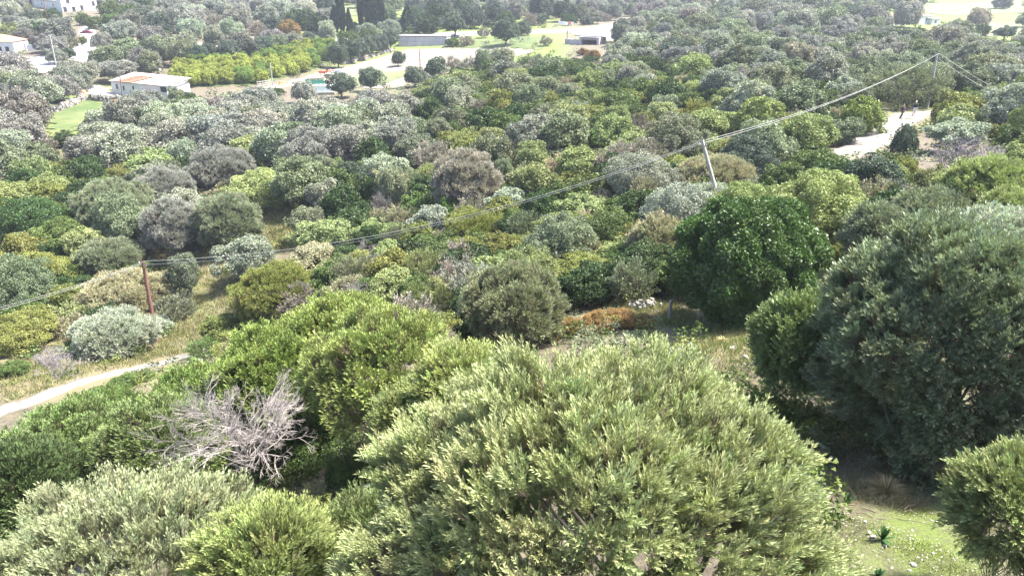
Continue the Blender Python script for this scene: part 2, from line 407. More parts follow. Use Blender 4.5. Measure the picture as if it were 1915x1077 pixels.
# ------------------------------------------------------------------ terrain
def axis(lo, fine_lo, fine_hi, hi, s, grow=1.07, cap=14):
    a = [fine_lo]; st = s
    while a[-1] < fine_hi: a.append(a[-1] + s)
    while a[-1] < hi: st = min(st * grow, cap); a.append(a[-1] + st)
    b = [fine_lo]; st = s
    while b[-1] > lo: st = min(st * grow, cap); b.append(b[-1] - st)
    return np.array(b[:0:-1] + a)
ax_, ay_ = axis(-800, -42, 42, 800, 1.0), axis(-30, 0, 68, 1050, 1.0, 1.05)
gx, gy = np.meshgrid(ax_, ay_); gzz = gz(gx, gy)
V = np.stack([gx, gy, gzz], -1).reshape(-1, 3); nx, ny = len(ax_), len(ay_)
ii = (np.arange(ny - 1)[:, None] * nx + np.arange(nx - 1)[None]).ravel()
F = np.stack([ii, ii + 1, ii + nx + 1, ii + nx], 1)
# real plant cover of the soil: x = green grass, y = straw
GREEN = [(1700,1020,130,.8),(1780,1060,80,.7),(1560,500,40,1),(1555,450,30,.9),(520,430,50,.25),(240,435,30,.6),(1600,790,60,.5),(1250,150,60,.3),
         (120,215,80,1),(900,30,150,.8),(1800,90,180,.8),(1650,20,250,.9),(1650,60,90,1),(780,30,120,.8),(30,50,60,.6),(350,560,60,.4),(730,25,200,.7),(1000,95,60,.9),(250,185,60,.8)]
STRAW = [(300,640,170,.9),(150,670,120,.8),(1380,640,60,.9),(520,430,60,.8),(1130,590,70,.8),(430,560,120,.6),(60,690,120,.7),(1350,600,80,.6)]
pv = V.copy(); dd = pv[:, 1] * CP - pv[:, 2] * SP; dd[dd < 1] = 1e9
ppx = CW + FPX * pv[:, 0] / dd; ppy = CH + FPX * (-pv[:, 2] * CP - pv[:, 1] * SP) / dd
def cover(lst):
    o = np.zeros(len(V))
    for a, b, r, s in lst:
        o = np.maximum(o, s * np.clip(1.6 - np.sqrt((ppx - a) ** 2 + ((ppy - b) * 1.5) ** 2) / r * 1.1, 0, 1))
    return o
cc = np.stack([cover(GREEN), cover(STRAW), np.zeros(len(V)), np.ones(len(V))], 1)
def ground_mat():
    m, t, o = mat('hillside_soil')
    p = N(t, 'ShaderNodeBsdfPrincipled', i_Roughness=.95)
    co = N(t, 'ShaderNodeTexCoord').outputs['Object']
    at = N(t, 'ShaderNodeAttribute', attribute_name='cover'); sp = N(t, 'ShaderNodeSeparateColor'); t.links.new(at.outputs['Color'], sp.inputs[0])
    n1 = noise(t, .35, 8, .65, co); n2 = noise(t, 3.5, 8, .7, co); n3 = noise(t, 18, 5, .7, co)
    soil = ramp(t, n2, [(.3, (.05, .04, .026)), (.5, (.095, .078, .056)), (.75, (.17, .145, .11))])
    green = ramp(t, n3, [(.3, (.05, .075, .014)), (.55, (.11, .15, .026)), (.8, (.20, .23, .07))])
    straw = ramp(t, n3, [(.25, (.08, .065, .035)), (.55, (.15, .13, .07)), (.8, (.22, .20, .12))])
    s_ = math_(t, 'ADD', n1, -.5); s2 = math_(t, 'ADD', n2, -.5)
    def fac(ch, bias):
        f = math_(t, 'ADD', math_(t, 'MULTIPLY', sp.outputs[ch], 1.5), bias); f = math_(t, 'ADD', f, math_(t, 'MULTIPLY', s_, 1.6))
        f = math_(t, 'ADD', f, math_(t, 'MULTIPLY', s2, 2.2)); mm = N(t, 'ShaderNodeClamp'); t.links.new(f, mm.inputs[0]); return mm.outputs[0]
    c = mixc(t, fac(1, .05), soil, straw); c = mixc(t, fac(0, -.15), c, green)
    t.links.new(c, p.inputs['Base Color'])
    b = N(t, 'ShaderNodeBump', i_Strength=.8, i_Distance=.08); t.links.new(n3, b.inputs['Height']); t.links.new(b.outputs[0], p.inputs['Normal'])
    t.links.new(p.outputs[0], o.inputs[0]); return m
me = raw_mesh('hillside', V, F, 4, [ground_mat()], None, {'cover': ('POINT', 'FLOAT_COLOR', cc)}, True)
add('hillside', me, kind='structure', label='dry hillside and valley floor under the olive scrub')

M['gravel'] = flat_mat('pale_gravel', (.10, .092, .08), (.22, .21, .19), .9, .95, .4, 9)
M['asphalt'] = flat_mat('worn_asphalt', (.17, .168, .165), (.23, .225, .22), .2, .9)
M['plough'] = flat_mat('ploughed_soil', (.125, .108, .083), (.185, .165, .13), .12, .95, .3, 3)
M['meadow'] = flat_mat('meadow_grass', (.045, .075, .015), (.10, .115, .038), .14, .95, .5, 4)
M['meadow_pale'] = flat_mat('pale_meadow', (.08, .10, .03), (.13, .14, .07), .12, .95, .5, 4)
M['concrete'] = flat_mat('bright_concrete', (.26, .255, .25), (.36, .355, .345), .2, .9)
M['kerb'] = flat_mat('grey_concrete', (.19, .17, .165), (.26, .24, .235), .6, .9, .3)
M['white'] = flat_mat('white_render', (.50, .49, .475), (.60, .59, .575), .3, .8)
M['tile'] = flat_mat('terracotta', (.26, .12, .075), (.34, .18, .12), 1.0, .85)
M['roofpale'] = flat_mat('weathered_roof', (.20, .18, .165), (.30, .275, .25), .8, .9)
M['dark'] = flat_mat('dark_opening', (.03, .03, .035))
M['wood'] = flat_mat('red_brown_pole', (.11, .045, .032), (.19, .095, .068), 1.5, .85, .5, 12, mapping=(6, 6, .6))
M['wood_grey'] = flat_mat('grey_pole', (.26, .24, .22), (.38, .36, .33), 1.5, .85, .4, 12, mapping=(6, 6, .6))
M['wood_dark'] = flat_mat('dark_pole', (.09, .07, .065), (.17, .14, .13), 1.5, .9)
M['wire'] = flat_mat('aluminium_wire', (.33, .33, .32), rough=.5)
M['stone'] = flat_mat('limestone', (.14, .13, .115), (.24, .225, .205), 2.0, .9, .5, 6)
M['stone_white'] = flat_mat('white_stone', (.20, .19, .17), (.36, .35, .32), 6.0, .9)
M['metal'] = flat_mat('galvanised', (.55, .56, .57), rough=.5, metal=.6)
M['red'] = flat_mat('red_paint', (.62, .10, .06), (.5, .14, .09), 2, .5)
M['orange'] = flat_mat('orange_tarp', (.78, .17, .06), (.85, .26, .12), 1, .7)
M['maroon'] = flat_mat('maroon_paint', (.14, .02, .04), rough=.3)
M['greenpaint'] = flat_mat('green_boards', (.10, .38, .24), (.16, .46, .32), 2, .7)
M['bluegrey'] = flat_mat('pale_tarp', (.55, .66, .64), (.7, .78, .76), 1, .7)
M['rubber'] = flat_mat('rubber', (.03, .03, .03))
M['glass'] = flat_mat('window_glass', (.06, .08, .10), rough=.1)
M['pinkcloth'] = flat_mat('pink_awning', (.62, .28, .28), (.7, .4, .4), 1, .8)

M['wallpink'] = flat_mat('pinkish_concrete', (.34, .30, .31), (.42, .38, .39), .4, .9, .3)
def ribbon(name, pxs, width, m, lift=.07, label=None, ragged=.12, kind='structure', step=.6):
    pts = np.array([G(a, b)[:2] for a, b in pxs])
    seg = np.r_[0, np.cumsum(np.linalg.norm(np.diff(pts, axis=0), axis=1))]
    n = max(int(seg[-1] / step), 8); s = np.linspace(0, seg[-1], n)
    c = np.stack([np.interp(s, seg, pts[:, k]) for k in (0, 1)], 1)
    for _ in range(int(2.5 / step) * 3):
        c[1:-1] = (c[:-2] + c[1:-1] * 2 + c[2:]) / 4
    d = np.gradient(c, axis=0); d /= np.linalg.norm(d, axis=1)[:, None]; nn = np.stack([-d[:, 1], d[:, 0]], 1)
    g = np.random.default_rng(len(name) + len(pxs)); W_ = np.interp(s, seg, width) if hasattr(width, '__len__') else np.full(n, width)
    cr = 7; us = np.linspace(-1, 1, cr); P = []
    e = np.stack([np.convolve(g.normal(0, ragged * 1.6, n), np.ones(3) / 3, 'same') for _ in (0, 1)], 1)
    for j, u in enumerate(us):
        off = u * W_ / 2 + (e[:, 0] if u < 0 else e[:, 1]) * abs(u)
        xy = c + nn * off[:, None]; z = gz(xy[:, 0], xy[:, 1]) + lift * (1 if abs(u) < .99 else -.8)
        P.append(np.column_stack([xy, z]))
    V = np.stack(P, 1).reshape(-1, 3); a = (np.arange(n - 1)[:, None] * cr + np.arange(cr - 1)[None]).ravel()
    me = raw_mesh(name, V, np.stack([a, a + cr, a + cr + 1, a + 1], 1), 4, [m], smooth=True)
    return add(name, me, kind=kind, label=label), c
def inside(px, py, poly):
    px = np.asarray(px, float); py = np.asarray(py, float); r = np.zeros(px.shape, bool); q = poly[-1]
    for p in poly:
        cnd = ((p[1] > py) != (q[1] > py)) & (px < (q[0] - p[0]) * (py - p[1]) / ((q[1] - p[1]) or 1e-9) + p[0])
        r ^= cnd; q = p
    return r
def sheet(name, poly, m, cell=.8, lift=.10, label=None):
    W2 = np.array([G(a, b)[:2] for a, b in poly]); lo, hi_ = W2.min(0), W2.max(0)
    xs = np.arange(lo[0], hi_[0] + cell, cell); ys = np.arange(lo[1], hi_[1] + cell, cell)
    X, Y = np.meshgrid(xs, ys); Z = gz(X, Y) + lift
    cxm, cym = (X[:-1, :-1] + cell / 2), (Y[:-1, :-1] + cell / 2)
    jit = .5 * np.sin(cxm * 1.7) + .5 * np.cos(cym * 1.3)
    ins = inside(cxm + jit, cym + jit, [tuple(p) for p in W2])
    nx = len(xs); i = (np.arange(len(ys) - 1)[:, None] * nx + np.arange(nx - 1)[None])[ins]
    F = np.stack([i, i + 1, i + nx + 1, i + nx], 1)
    u, inv = np.unique(F, return_inverse=True)
    V = np.stack([X, Y, Z], -1).reshape(-1, 3)[u]
    me = raw_mesh(name, V, inv.reshape(-1, 4), 4, [m], smooth=True)
    return add(name, me, kind='structure', label=label)
TRACKS = []
_, c = ribbon('dirt_track', [(-120,812),(-40,786),(30,762),(75,742),(150,712),(210,698),(270,684),(330,668),(400,650),(480,632),(600,610),(700,596),(745,592),(770,590)],
              [2.2,2.2,2.2,2.2,2.2,2.1,2.0,2.0,2.0,2.0,2.0,2.4,2.0,1.5], M['gravel'], label='pale dirt track along the slope below the wooden pole'); TRACKS.append((c, 2.2))
_, c = ribbon('dirt_track', [(1432,356),(1444,347),(1500,322),(1560,300),(1615,275),(1650,245),(1690,220),(1722,214),(1780,208)],
              [1.4,2.2,2.8,3.8,5.0,4.6,4.6,4.2,3.2], M['gravel'], label='white gravel track where the two walkers stand'); TRACKS.append((c, 1.9))
_, c = ribbon('road', [(360,86),(460,82),(560,77),(640,75),(740,71),(850,65),(950,61),(1050,59),(1110,56),(1150,49),(1190,41),(1250,32),(1320,27),(1380,26)],
              [9,9,9,10,12,13,14,15,20,14,11,9,8,8], M['asphalt'], .25, label='pale asphalt road curving across the valley', ragged=.25, step=2.0); TRACKS.append((c, 8))
_, c = ribbon('road', [(1100,60),(1130,66),(1160,72),(1185,76)], [16,14,12,9], M['asphalt'], .32, label='side road dropping away right of the culvert', ragged=.25, step=2.0); TRACKS.append((c, 6))
_, c = ribbon('lane', [(190,44),(165,52),(163,62),(176,72),(178,84),(160,98)], [6,6,7,7,8,9], M['concrete'], .25, label='white concrete lane between the houses', ragged=.2, step=1.5); TRACKS.append((c, 4))
_, c = ribbon('farm_path', [(470,172),(520,163),(560,152),(620,136),(670,123),(720,108),(745,99)], [4,5,5,4,3.5,3,3], flat_mat('farm_path_soil', (.27,.24,.17), (.34,.31,.22), .4, .95), .16, label='grassy farm path beside the citrus orchard', ragged=.3, step=1.5); TRACKS.append((c, 2.5))
POLY = {
 'field': [(600,152),(640,136),(700,118),(735,102),(762,93),(850,91),(950,91),(992,94),(1000,99),(960,108),(900,118),(850,125),(800,136),(790,152),(740,166),(650,162)],
 'field_green': [(650,150),(700,134),(760,133),(765,142),(700,162),(640,160)],
 'meadow': [(75,190),(120,180),(165,188),(212,196),(205,212),(165,226),(140,246),(100,262),(88,240),(96,215)],
 'orchard': [(308,150),(330,134),(400,118),(480,104),(600,88),(628,92),(622,112),(590,128),(520,150),(470,162),(400,164),(340,163)],
 'yard': [(132,98),(190,92),(196,110),(172,124),(140,128)],
 'yard2': [(52,108),(105,104),(108,136),(58,138)],
 'shed_yard': [(150,160),(185,160),(215,178),(205,190),(165,186)],
 'bank': [(836,76),(905,72),(1000,68),(1030,76),(1010,94),(960,90),(850,90)],
 'lawn_far': [(1590,32),(1620,30),(1700,40),(1660,46),(1600,40)],
 'culvert': [(1020,68),(1130,72),(1140,98),(1030,102)],
 'shed': [(170,140),(340,150),(345,190),(215,196)],
 'farhouse': [(1660,28),(1760,30),(1760,52),(1660,52)],
 'tophouse': [(50,0),(190,0),(190,26),(50,34)],
 'lefthouse': [(0,68),(32,72),(36,106),(0,112)],
 'machines': [(512,150),(560,148),(650,132),(648,180),(580,186),(512,168)],
 'orange_low': [(940,595),(1190,575),(1240,600),(1190,640),(940,640)],
 'wall': [(742,66),(838,64),(840,92),(742,96)]}
sheet('ploughed_field', POLY['field'], M['plough'], 1.0, .15, 'sandy ploughed field below the road wall')
sheet('field_grass', POLY['field_green'], M['meadow_pale'], 1.0, .24, 'thin green strip of grass across the ploughed field')
sheet('meadow', POLY['meadow'], M['meadow'], .8, .15, 'bright green meadow below the long white shed')
sheet('orchard_ground', POLY['orchard'], M['meadow'], 1.2, .12, 'grass floor of the citrus orchard')
sheet('yard', POLY['yard'], M['concrete'], .8, .18, 'white concrete yard beside the lane')
sheet('yard', POLY['yard2'], M['concrete'], .8, .18, 'white yard in front of the low walled house')
sheet('yard', POLY['shed_yard'], M['concrete'], .7, .16, 'pale yard at the left end of the long shed')
sheet('grass_bank', POLY['bank'], M['meadow'], 1.0, .14, 'green grass bank under the road')
sheet('lawn', POLY['lawn_far'], M['meadow'], 1.5, .2, 'bright lawn left of the far white house')
for pl, lb in (([(700,8),(760,6),(765,20),(700,24)], 'pale meadow behind the cypresses'), ([(630,12),(668,10),(672,30),(634,34)], 'small pale meadow left of the cypresses'),
               ([(1640,8),(1915,2),(1930,22),(1780,30),(1700,22)], 'green hillside meadow above the far white house'), ([(1800,44),(1925,40),(1925,62),(1850,70),(1810,58)], 'green meadow right of the far white house'),
               ([(820,14),(900,10),(905,18),(830,22)], 'strip of pale meadow above the dark trees'), ([(0,20),(22,22),(20,44),(0,46)], 'bright green plot at the edge left of the palms')):
    sheet('meadow', pl, M['meadow_pale'], 2.0, .2, lb); POLY['m%d' % len(POLY)] = pl
EXC = [v for k, v in POLY.items()]
# ------------------------------------------------------------------ small built things
def boxes(name, lst, m, parent=None, bev=0.0, **kw):
    """one mesh of boxes (cx,cy,cz,sx,sy,sz[,rz[,taper]])"""
    Vs, Fs = [], []
    for i, b in enumerate(lst):
        cx, cy, cz, sx, sy, sz = b[:6]; rz = b[6] if len(b) > 6 else 0; tp = b[7] if len(b) > 7 else 1
        v = np.array([[x * sx / 2 * (tp if z > 0 else 1), y * sy / 2 * (tp if z > 0 else 1), z * sz / 2] for z in (-1, 1) for y in (-1, 1) for x in (-1, 1)])
        c, s = math.cos(rz), math.sin(rz)
        v = np.stack([v[:, 0] * c - v[:, 1] * s + cx, v[:, 0] * s + v[:, 1] * c + cy, v[:, 2] + cz], 1)
        Vs.append(v); Fs.append(np.array([[0,2,3,1],[4,5,7,6],[0,1,5,4],[2,6,7,3],[0,4,6,2],[1,3,7,5]]) + i * 8)
    me = raw_mesh(name, np.concatenate(Vs), np.concatenate(Fs), 4, [m])
    o = add(name, me, parent, **kw)
    if bev:
        md = o.modifiers.new('b', 'BEVEL'); md.width = bev; md.segments = 2
    return o
def solid(name, P, Fc, m, parent=None, **kw):
    me = bpy.data.meshes.new(name); me.from_pydata([tuple(p) for p in P], [], Fc); me.materials.append(m); me.update()
    return add(name, me, parent, **kw)
def tube_obj(name, paths, m, parent=None, sides=6, **kw):
    V, F = tubes(paths, sides); return add(name, raw_mesh(name, V, F, 4, [m], smooth=True), parent, **kw)
def frame_at(pl, pr):
    A, B = G(*pl), G(*pr); d = B - A; L = math.hypot(d[0], d[1]); return A, L, math.atan2(d[1], d[0])

# ---- long white farm shed
def window(root, u, z, w, h, frame=True):
    o = boxes('window', [(u, -.03, z, w, .1, h)], M['dark'], root)
    if frame: boxes('lintel', [(u, -.05, z + h/2 + .05, w + .2, .14, .1)], M['kerb'], o); boxes('sill', [(u, -.05, z - h/2 - .05, w + .3, .2, .1)], M['kerb'], o)
def house(name, label, cat, pl, pr, depth, hgt, roof='flat', wins=(), drop=.6, roofmat='tile', ridge=1.2, over=.3, wallmat='white'):
    A, L, rz = frame_at(pl, pr); z0 = A[2]
    root = add(name, None, loc=(A[0], A[1], z0), rz=rz, label=label, cat=cat)
    boxes('wall', [(L/2, depth/2, (hgt - drop)/2, L, depth, hgt + drop)], M[wallmat], root)
    if roof == 'flat':
        boxes('roof', [(L/2, depth/2, hgt + .08, L + over*2, depth + over*2, .2)], M['roofpale'], root)
        boxes('parapet', [(L/2, -.1, hgt + .35, L + .1, .22, .34), (L/2, depth + .1, hgt + .35, L + .1, .22, .34), (-.1, depth/2, hgt + .35, .22, depth, .34), (L + .1, depth/2, hgt + .35, .22, depth, .34)], M['white'], root)
    elif roof == 'hip':
        o = over; P = [(-o, -o, hgt), (L+o, -o, hgt), (L+o, depth+o, hgt), (-o, depth+o, hgt), (depth/2, depth/2, hgt+ridge), (L-depth/2, depth/2, hgt+ridge)]
        solid('roof', P, [[0,1,5,4],[2,3,4,5],[1,2,5],[3,0,4],[3,2,1,0]], M[roofmat], root)
    elif roof == 'gable':
        o = over; P = [(-o,-o,hgt),(L+o,-o,hgt),(L+o,depth+o,hgt),(-o,depth+o,hgt),(-o,depth/2,hgt+ridge),(L+o,depth/2,hgt+ridge)]
        solid('roof', P, [[0,1,5,4],[2,3,4,5],[1,2,5],[3,0,4],[3,2,1,0]], M[roofmat], root)
    for u, z, w, h in wins: window(root, u * L, z, w, h)
    return root, L
A, L, rz = frame_at((212, 176), (327, 190))
rz += R(-4)
shed = add('farm_shed', None, loc=(A[0], A[1], A[2]), rz=rz, label='long low white farm shed with pale roof and an orange tiled patch', cat='shed')
H = 3.1
boxes('wall', [(L*.49, 3.4, H/2 - .6, L*.98, 6.8, H + 1.2), (-1.6, 5.6, H/2 - .5, 3.4, 5.0, H + .8)], M['white'], shed)
P = [(-.4,-.35,H),(L+.2,-.35,H-.1),(L+.2,7.3,H+1.0),(-.4,7.3,H+1.3),(-.4,-.35,H+.16),(L+.2,-.35,H+.06),(L+.2,7.3,H+1.16),(-.4,7.3,H+1.46)]
FB = [[0,1,2,3][::-1],[4,5,6,7],[0,1,5,4],[1,2,6,5],[2,3,7,6],[3,0,4,7]]
solid('roof', P, FB, M['roofpale'], shed)
tl = []
for i in range(9):
    for j in range(6):
        tl.append((L*.12 + i*.72 + j*.25, -.1 + j*.95, H + .2 + j*.155 + .03*((i+j) % 2), .68, .98, .09))
boxes('tile_patch', tl, M['tile'], shed, kind='stuff')
for u, z, w, h in ((.10,1.9,.55,.9),(.22,1.7,.5,.85),(.40,1.9,.5,.8),(.83,.6,.5,.7)): window(shed, u*L, z, w, h)
boxes('doorway', [(-1.4, 3.07, 1.5, 1.7, .1, 1.9)], M['dark'], shed)
boxes('side_opening', [(L*.93, -.06, H-.9, 1.9, .1, 1.1)], M['dark'], shed)
solid('awning', [(L*.60,-1.9,1.15),(L*.82,-1.9,.95),(L*.82,-.06,1.75),(L*.60,-.06,1.9),(L*.60,-1.9,1.23),(L*.82,-1.9,1.03),(L*.82,-.06,1.83),(L*.60,-.06,1.98)], FB, M['pinkcloth'], shed)
for i in range(5):
    a = i * .28; tube_obj('beam', [([(L-.2,1.0,H-.2),(L+3.9-i*.5, .2+i*1.1, H+.3+.12*i)],[.09,.09])], M['white'], shed, 4)
tube_obj('dish_mast', [([(L*.5,6.8,H+.9),(L*.5,6.8,H+2.6)],[.05,.04])], M['metal'], shed, 5)
boxes('antenna_dish', [(L*.5+.25,6.7,H+2.6,.8,.16,.55)], M['white'], shed, .05)

house('white_house', 'large white flat-topped house at the top left corner', 'house', (118, 24), (184, 20), 14, 6.6, 'flat',
      [(.08,1.3,1.3,1.9),(.32,1.3,1.2,2.0),(.55,1.9,1.1,1.8),(.90,3.6,1.0,1.6),(.2,4.6,1.2,1.2)])
house('white_annex', 'long pale annex wall left of the top-left white house', 'house', (58, 13), (118, 20), 8, 3.6, 'flat', [(.4,1.9,1.4,1.0),(.75,1.9,1.4,1.0)])
house('tiled_house', 'white house with a terracotta roof cut by the left edge', 'house', (-60, 104), (29, 99), 10, 4.0, 'hip', [(.70,1.8,1.0,1.2),(.85,1.8,1.0,1.2)], ridge=2.0)
house('white_outbuilding', 'small plain white outbuilding at the left edge below the tiled house', 'house', (-40, 160), (28, 150), 6, 4.6, 'flat', [(.55,2.2,.9,1.0),(.8,2.4,.9,1.0)])
house('far_white_house', 'far white house with a low red roof, alone among fields', 'house', (1689, 47), (1741, 46), 10, 3.4, 'hip', [(.2,1.8,1,1.2),(.5,1.6,1.2,2.0),(.8,1.8,1,1.2)], ridge=1.9)
house('low_annex', 'low white annex joined to the left side of the far white house', 'house', (1664, 48), (1690, 48), 8, 2.4, 'flat', [(.5,1.3,.9,.9)])
house('low_white_wing', 'low white wing right of the far white house', 'house', (1741, 47), (1756, 47), 7, 2.2, 'flat', [(.5,1.2,.9,.9)])
# garden walls of the left houses
def wall_line(name, pxs, h, th, m, label, cat='wall', pil=True):
    pts = [G(*p) for p in pxs]; o = pts[0]; root = add(name, None, loc=tuple(o), label=label, cat=cat)
    for a, b in zip(pts[:-1], pts[1:]):
        d = b - a; L_ = math.hypot(d[0], d[1]); rz_ = math.atan2(d[1], d[0]); m_ = (a + b) / 2 - o
        boxes('panel', [(m_[0], m_[1], m_[2] + h/2 - .4, L_, th, h + .8, rz_)], m, root)
    if pil:
        for p in pts: boxes('pillar', [(p[0]-o[0], p[1]-o[1], p[2]-o[2] + h/2, th*2, th*2, h + .9)], m, root)
    return root
wall_line('garden_wall', [(50, 96), (78, 94), (106, 90), (124, 87)], 1.9, .35, M['white'], 'white garden wall with pillars left of the bright yard')
wall_line('garden_wall', [(104, 100), (140, 101), (150, 92)], 1.2, .3, M['white'], 'low white wall in front of the small lawn by the lane')
wall_line('garden_wall', [(0, 140), (28, 146), (52, 148)], 1.4, .3, M['white'], 'white boundary wall below the two palms')
# stone terraces
def rubble_wall(name, pxs, h, w, label, seed, n=240, m='stone', size=.42):
    pts = np.array([G(*p) for p in pxs]); seg = np.r_[0, np.cumsum(np.linalg.norm(np.diff(pts[:, :2], axis=0), axis=1))]
    g = np.random.default_rng(seed); L_ = []
    for i in range(n):
        s = g.uniform(0, seg[-1]); x = np.interp(s, seg, pts[:, 0]) + g.normal(0, w/3); y = np.interp(s, seg, pts[:, 1]) + g.normal(0, w/3)
        z = gz1(x, y) + g.uniform(0, h); q = size * g.uniform(.6, 1.4)
        L_.append((x - pts[0, 0], y - pts[0, 1], z - pts[0, 2], q * 1.3, q, q * .75, g.uniform(0, 3), g.uniform(.55, .9)))
    root = add(name, None, loc=tuple(pts[0]), label=label, cat='wall')
    boxes('stones', L_, M[m], root, kind='stuff'); return root
rubble_wall('stone_wall', [(84, 216), (98, 212), (120, 204), (140, 196), (153, 189), (154, 184)], 1.3, .9, 'curved dry-stone wall on the green meadow below the shed', 1, 300, size=.55)
rubble_wall('stone_wall', [(172, 188), (190, 190), (210, 192), (228, 190)], 1.5, .7, 'short dry-stone wall left of the thin pole by the shed', 2, 200, size=.5)
rubble_wall('stone_wall', [(640, 121), (680, 111), (705, 104), (735, 96)], .9, .8, 'low rubble wall between the hedge of olives and the field', 3, 220, size=.7)
rubble_wall('stone_heap', [(1185, 570), (1200, 571), (1215, 572)], .25, .7, 'heap of pinkish stones behind the orange-brown shrubs', 4, 60, size=.18)
# road retaining wall with two courses and cap
A, L, rz = frame_at((746, 88), (835, 85)); dB = G(790, 68)
rw = add('retaining_wall', None, loc=tuple(A), rz=rz, label='pinkish grey concrete retaining wall holding up the road', cat='wall')
Hw = 3.6
for i in range(6):
    boxes('panel', [(L*(i+.5)/6, 3.0, Hw*.25-.7, L/6-.06, 6.4, Hw*.5+1.4)], M['wallpink'], rw)
    boxes('panel', [(L*(i+.5)/6, 3.3, Hw*.75, L/6-.06, 6.0, Hw*.5-.08)], M['wallpink'], rw)
boxes('coping', [(L/2, 3.4, Hw + .2, L + .4, 6.4, .3)], M['roofpale'], rw)
A, L, rz = frame_at((590, 86), (690, 83))
rw = add('road_parapet', None, loc=tuple(A), rz=rz, label='low grey road parapet behind the citrus orchard', cat='wall')
for i in range(8): boxes('panel', [(L*(i+.5)/8, 0, .7, L/8-.08, .6, 1.9)], M['wallpink'], rw)
# culvert under the road
A, L, rz = frame_at((1088, 84), (1117, 84))
cv = add('culvert', None, loc=tuple(A), rz=rz, label='concrete box culvert with a dark mouth under the road junction', cat='culvert')
boxes('side_wall', [(-.4, 2, .9, .8, 5, 3.2)], M['wallpink'], cv); boxes('side_wall', [(L+.4, 2, .9, .8, 5, 3.2)], M['wallpink'], cv)
boxes('lintel', [(L/2, 1.9, 2.05, L - .02, 4.8, .9)], M['kerb'], cv)
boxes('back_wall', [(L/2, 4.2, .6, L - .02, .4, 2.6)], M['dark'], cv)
boxes('deck', [(L/2, 5.5, 2.68, L + 7, 9, .34)], M['concrete'], cv)
boxes('wing_wall', [(-4.3, 1.6, .2, 7.0, .6, 2.4, R(-14))], M['wallpink'], cv)
boxes('rail_post', [(-6.5, 1.5, 2.2, .25, .25, 3.6)], M['kerb'], cv)

# ---- poles and wires
TOP = {}
def pole(key, base, top, r, m, label, arm=0.0, name='utility_pole'):
    B = G(*base); q = ray(*top); d = (q[0]*B[0] + q[1]*B[1]) / (q[0]**2 + q[1]**2); T = q * d
    root = add(name, None, loc=tuple(B), label=label, cat='utility pole', group='utility poles')
    rel = T - B; P = [np.array([0,0,-.8]), rel*.33 + [.02,0,0], rel*.66, rel]
    tube_obj('shaft', [(P, [r*1.15, r, r*.88, r*.72])], M[m], root, 8)
    if arm:
        for s in (-1, 1):
            tube_obj('insulator', [([rel + [0, 0, -.25 - .3*(s > 0)], rel + [arm*s*.5, -.1, -.2 - .3*(s > 0)], rel + [arm*s*.6, -.1, -.02 - .3*(s > 0)]], [.035, .05, .07])], M['wire'], root, 5)
    TOP[key] = T; return T
pole('a', (293, 640), (267, 488), .17, 'wood', 'red-brown wooden power pole standing beside the dirt track', .5)
pole('b', (1352, 408), (1313, 262), .16, 'wood_grey', 'pale leaning power pole whose top shows between the bushes', .5)
pole('c', (1734, 203), (1753, 100), .17, 'wood_grey', 'tall pale power pole behind the two walkers', .5)
pole('d', (1646, 136), (1653, 84), .17, 'wood_dark', 'dark power pole up left of the tall pale pole', .3)
pole('e', (1512, 62), (1519, 12), .22, 'wood_dark', 'dark pole left of the row-planted hillside')
pole('f', (1556, 60), (1564, 22), .14, 'wood_grey', 'thin grey pole just right of the dark pole near the hillside rows', .3)
pole('g', (786, 130), (784, 92), .16, 'wood', 'thin brown pole standing in the ploughed field')
pole('h', (231, 192), (222, 128), .15, 'wood_dark', 'dark pole in front of the long white shed')
pole('i', (107, 132), (93, 66), .18, 'wood_grey', 'grey pole beside the small lawn and white walls')
pole('j', (89, 40), (80, -6), .20, 'wood', 'brown pole in front of the top-left white annex')
pole('k', (338, 66), (334, 38), .14, 'wood_grey', 'thin grey pole among the mauve-grey olives above the orchard')
pole('l', (413, 116), (410, 88), .14, 'wood_dark', 'short thin dark pole at the upper edge of the citrus orchard')
pole('m', (511, 168), (505, 118), .14, 'wood_grey', 'thin grey pole at the lower edge of the citrus orchard')
pole('n', (1154, 62), (1153, 36), .16, 'wood_grey', 'thin grey pole at the road junction')
pole('o', (1833, 124), (1836, 103), .12, 'wood_dark', 'short dark pole among scrub near the right edge')
w0 = ray(-320, 640) * 52; w1 = ray(2080, 250) * 86
def wire(a, b, sag, oa, ob, label):
    t = np.linspace(0, 1, 40)[:, None]; P = (a + oa) * (1 - t) + (b + ob) * t; P[:, 2] -= (4 * t * (1 - t))[:, 0] * sag
    dist = float(np.linalg.norm((a + b) / 2)); r = .010 + dist * .00007
    tube_obj('power_line', [(P, np.full(40, r))], M['wire'], None, 5, label=label, cat='power line', group='overhead wires')
u1, u2 = np.array([.3, 0, .0]), np.array([-.3, 0, -.35])
for u, lb in ((u1, 'upper'), (u2, 'lower')):
    wire(w0, TOP['a'], .7, u, u, lb + ' wire running off the left edge from the red-brown pole')
    wire(TOP['a'], TOP['b'], 2.05, u, u, lb + ' wire slung from the red-brown pole to the pale leaning pole')
    wire(TOP['b'], TOP['c'], .9, u, u, lb + ' wire from the pale leaning pole to the tall pale pole')
    wire(TOP['c'], w1, 1.2, u, u, lb + ' wire running right from the tall pale pole')
wire(TOP['d'], TOP['c'], 1.9, u1*0, u1*0, 'thin wire between the tall pale pole and the dark pole behind')
wire(TOP['f'], TOP['d'], 5.0, u1*0, u1*0, 'thin sagging wire between the dark pole and the thin grey pole')
wire(TOP['i'], TOP['h'], 1.6, u1*0, u1*0, 'thin wire from the shed pole to the pole by the lawn')

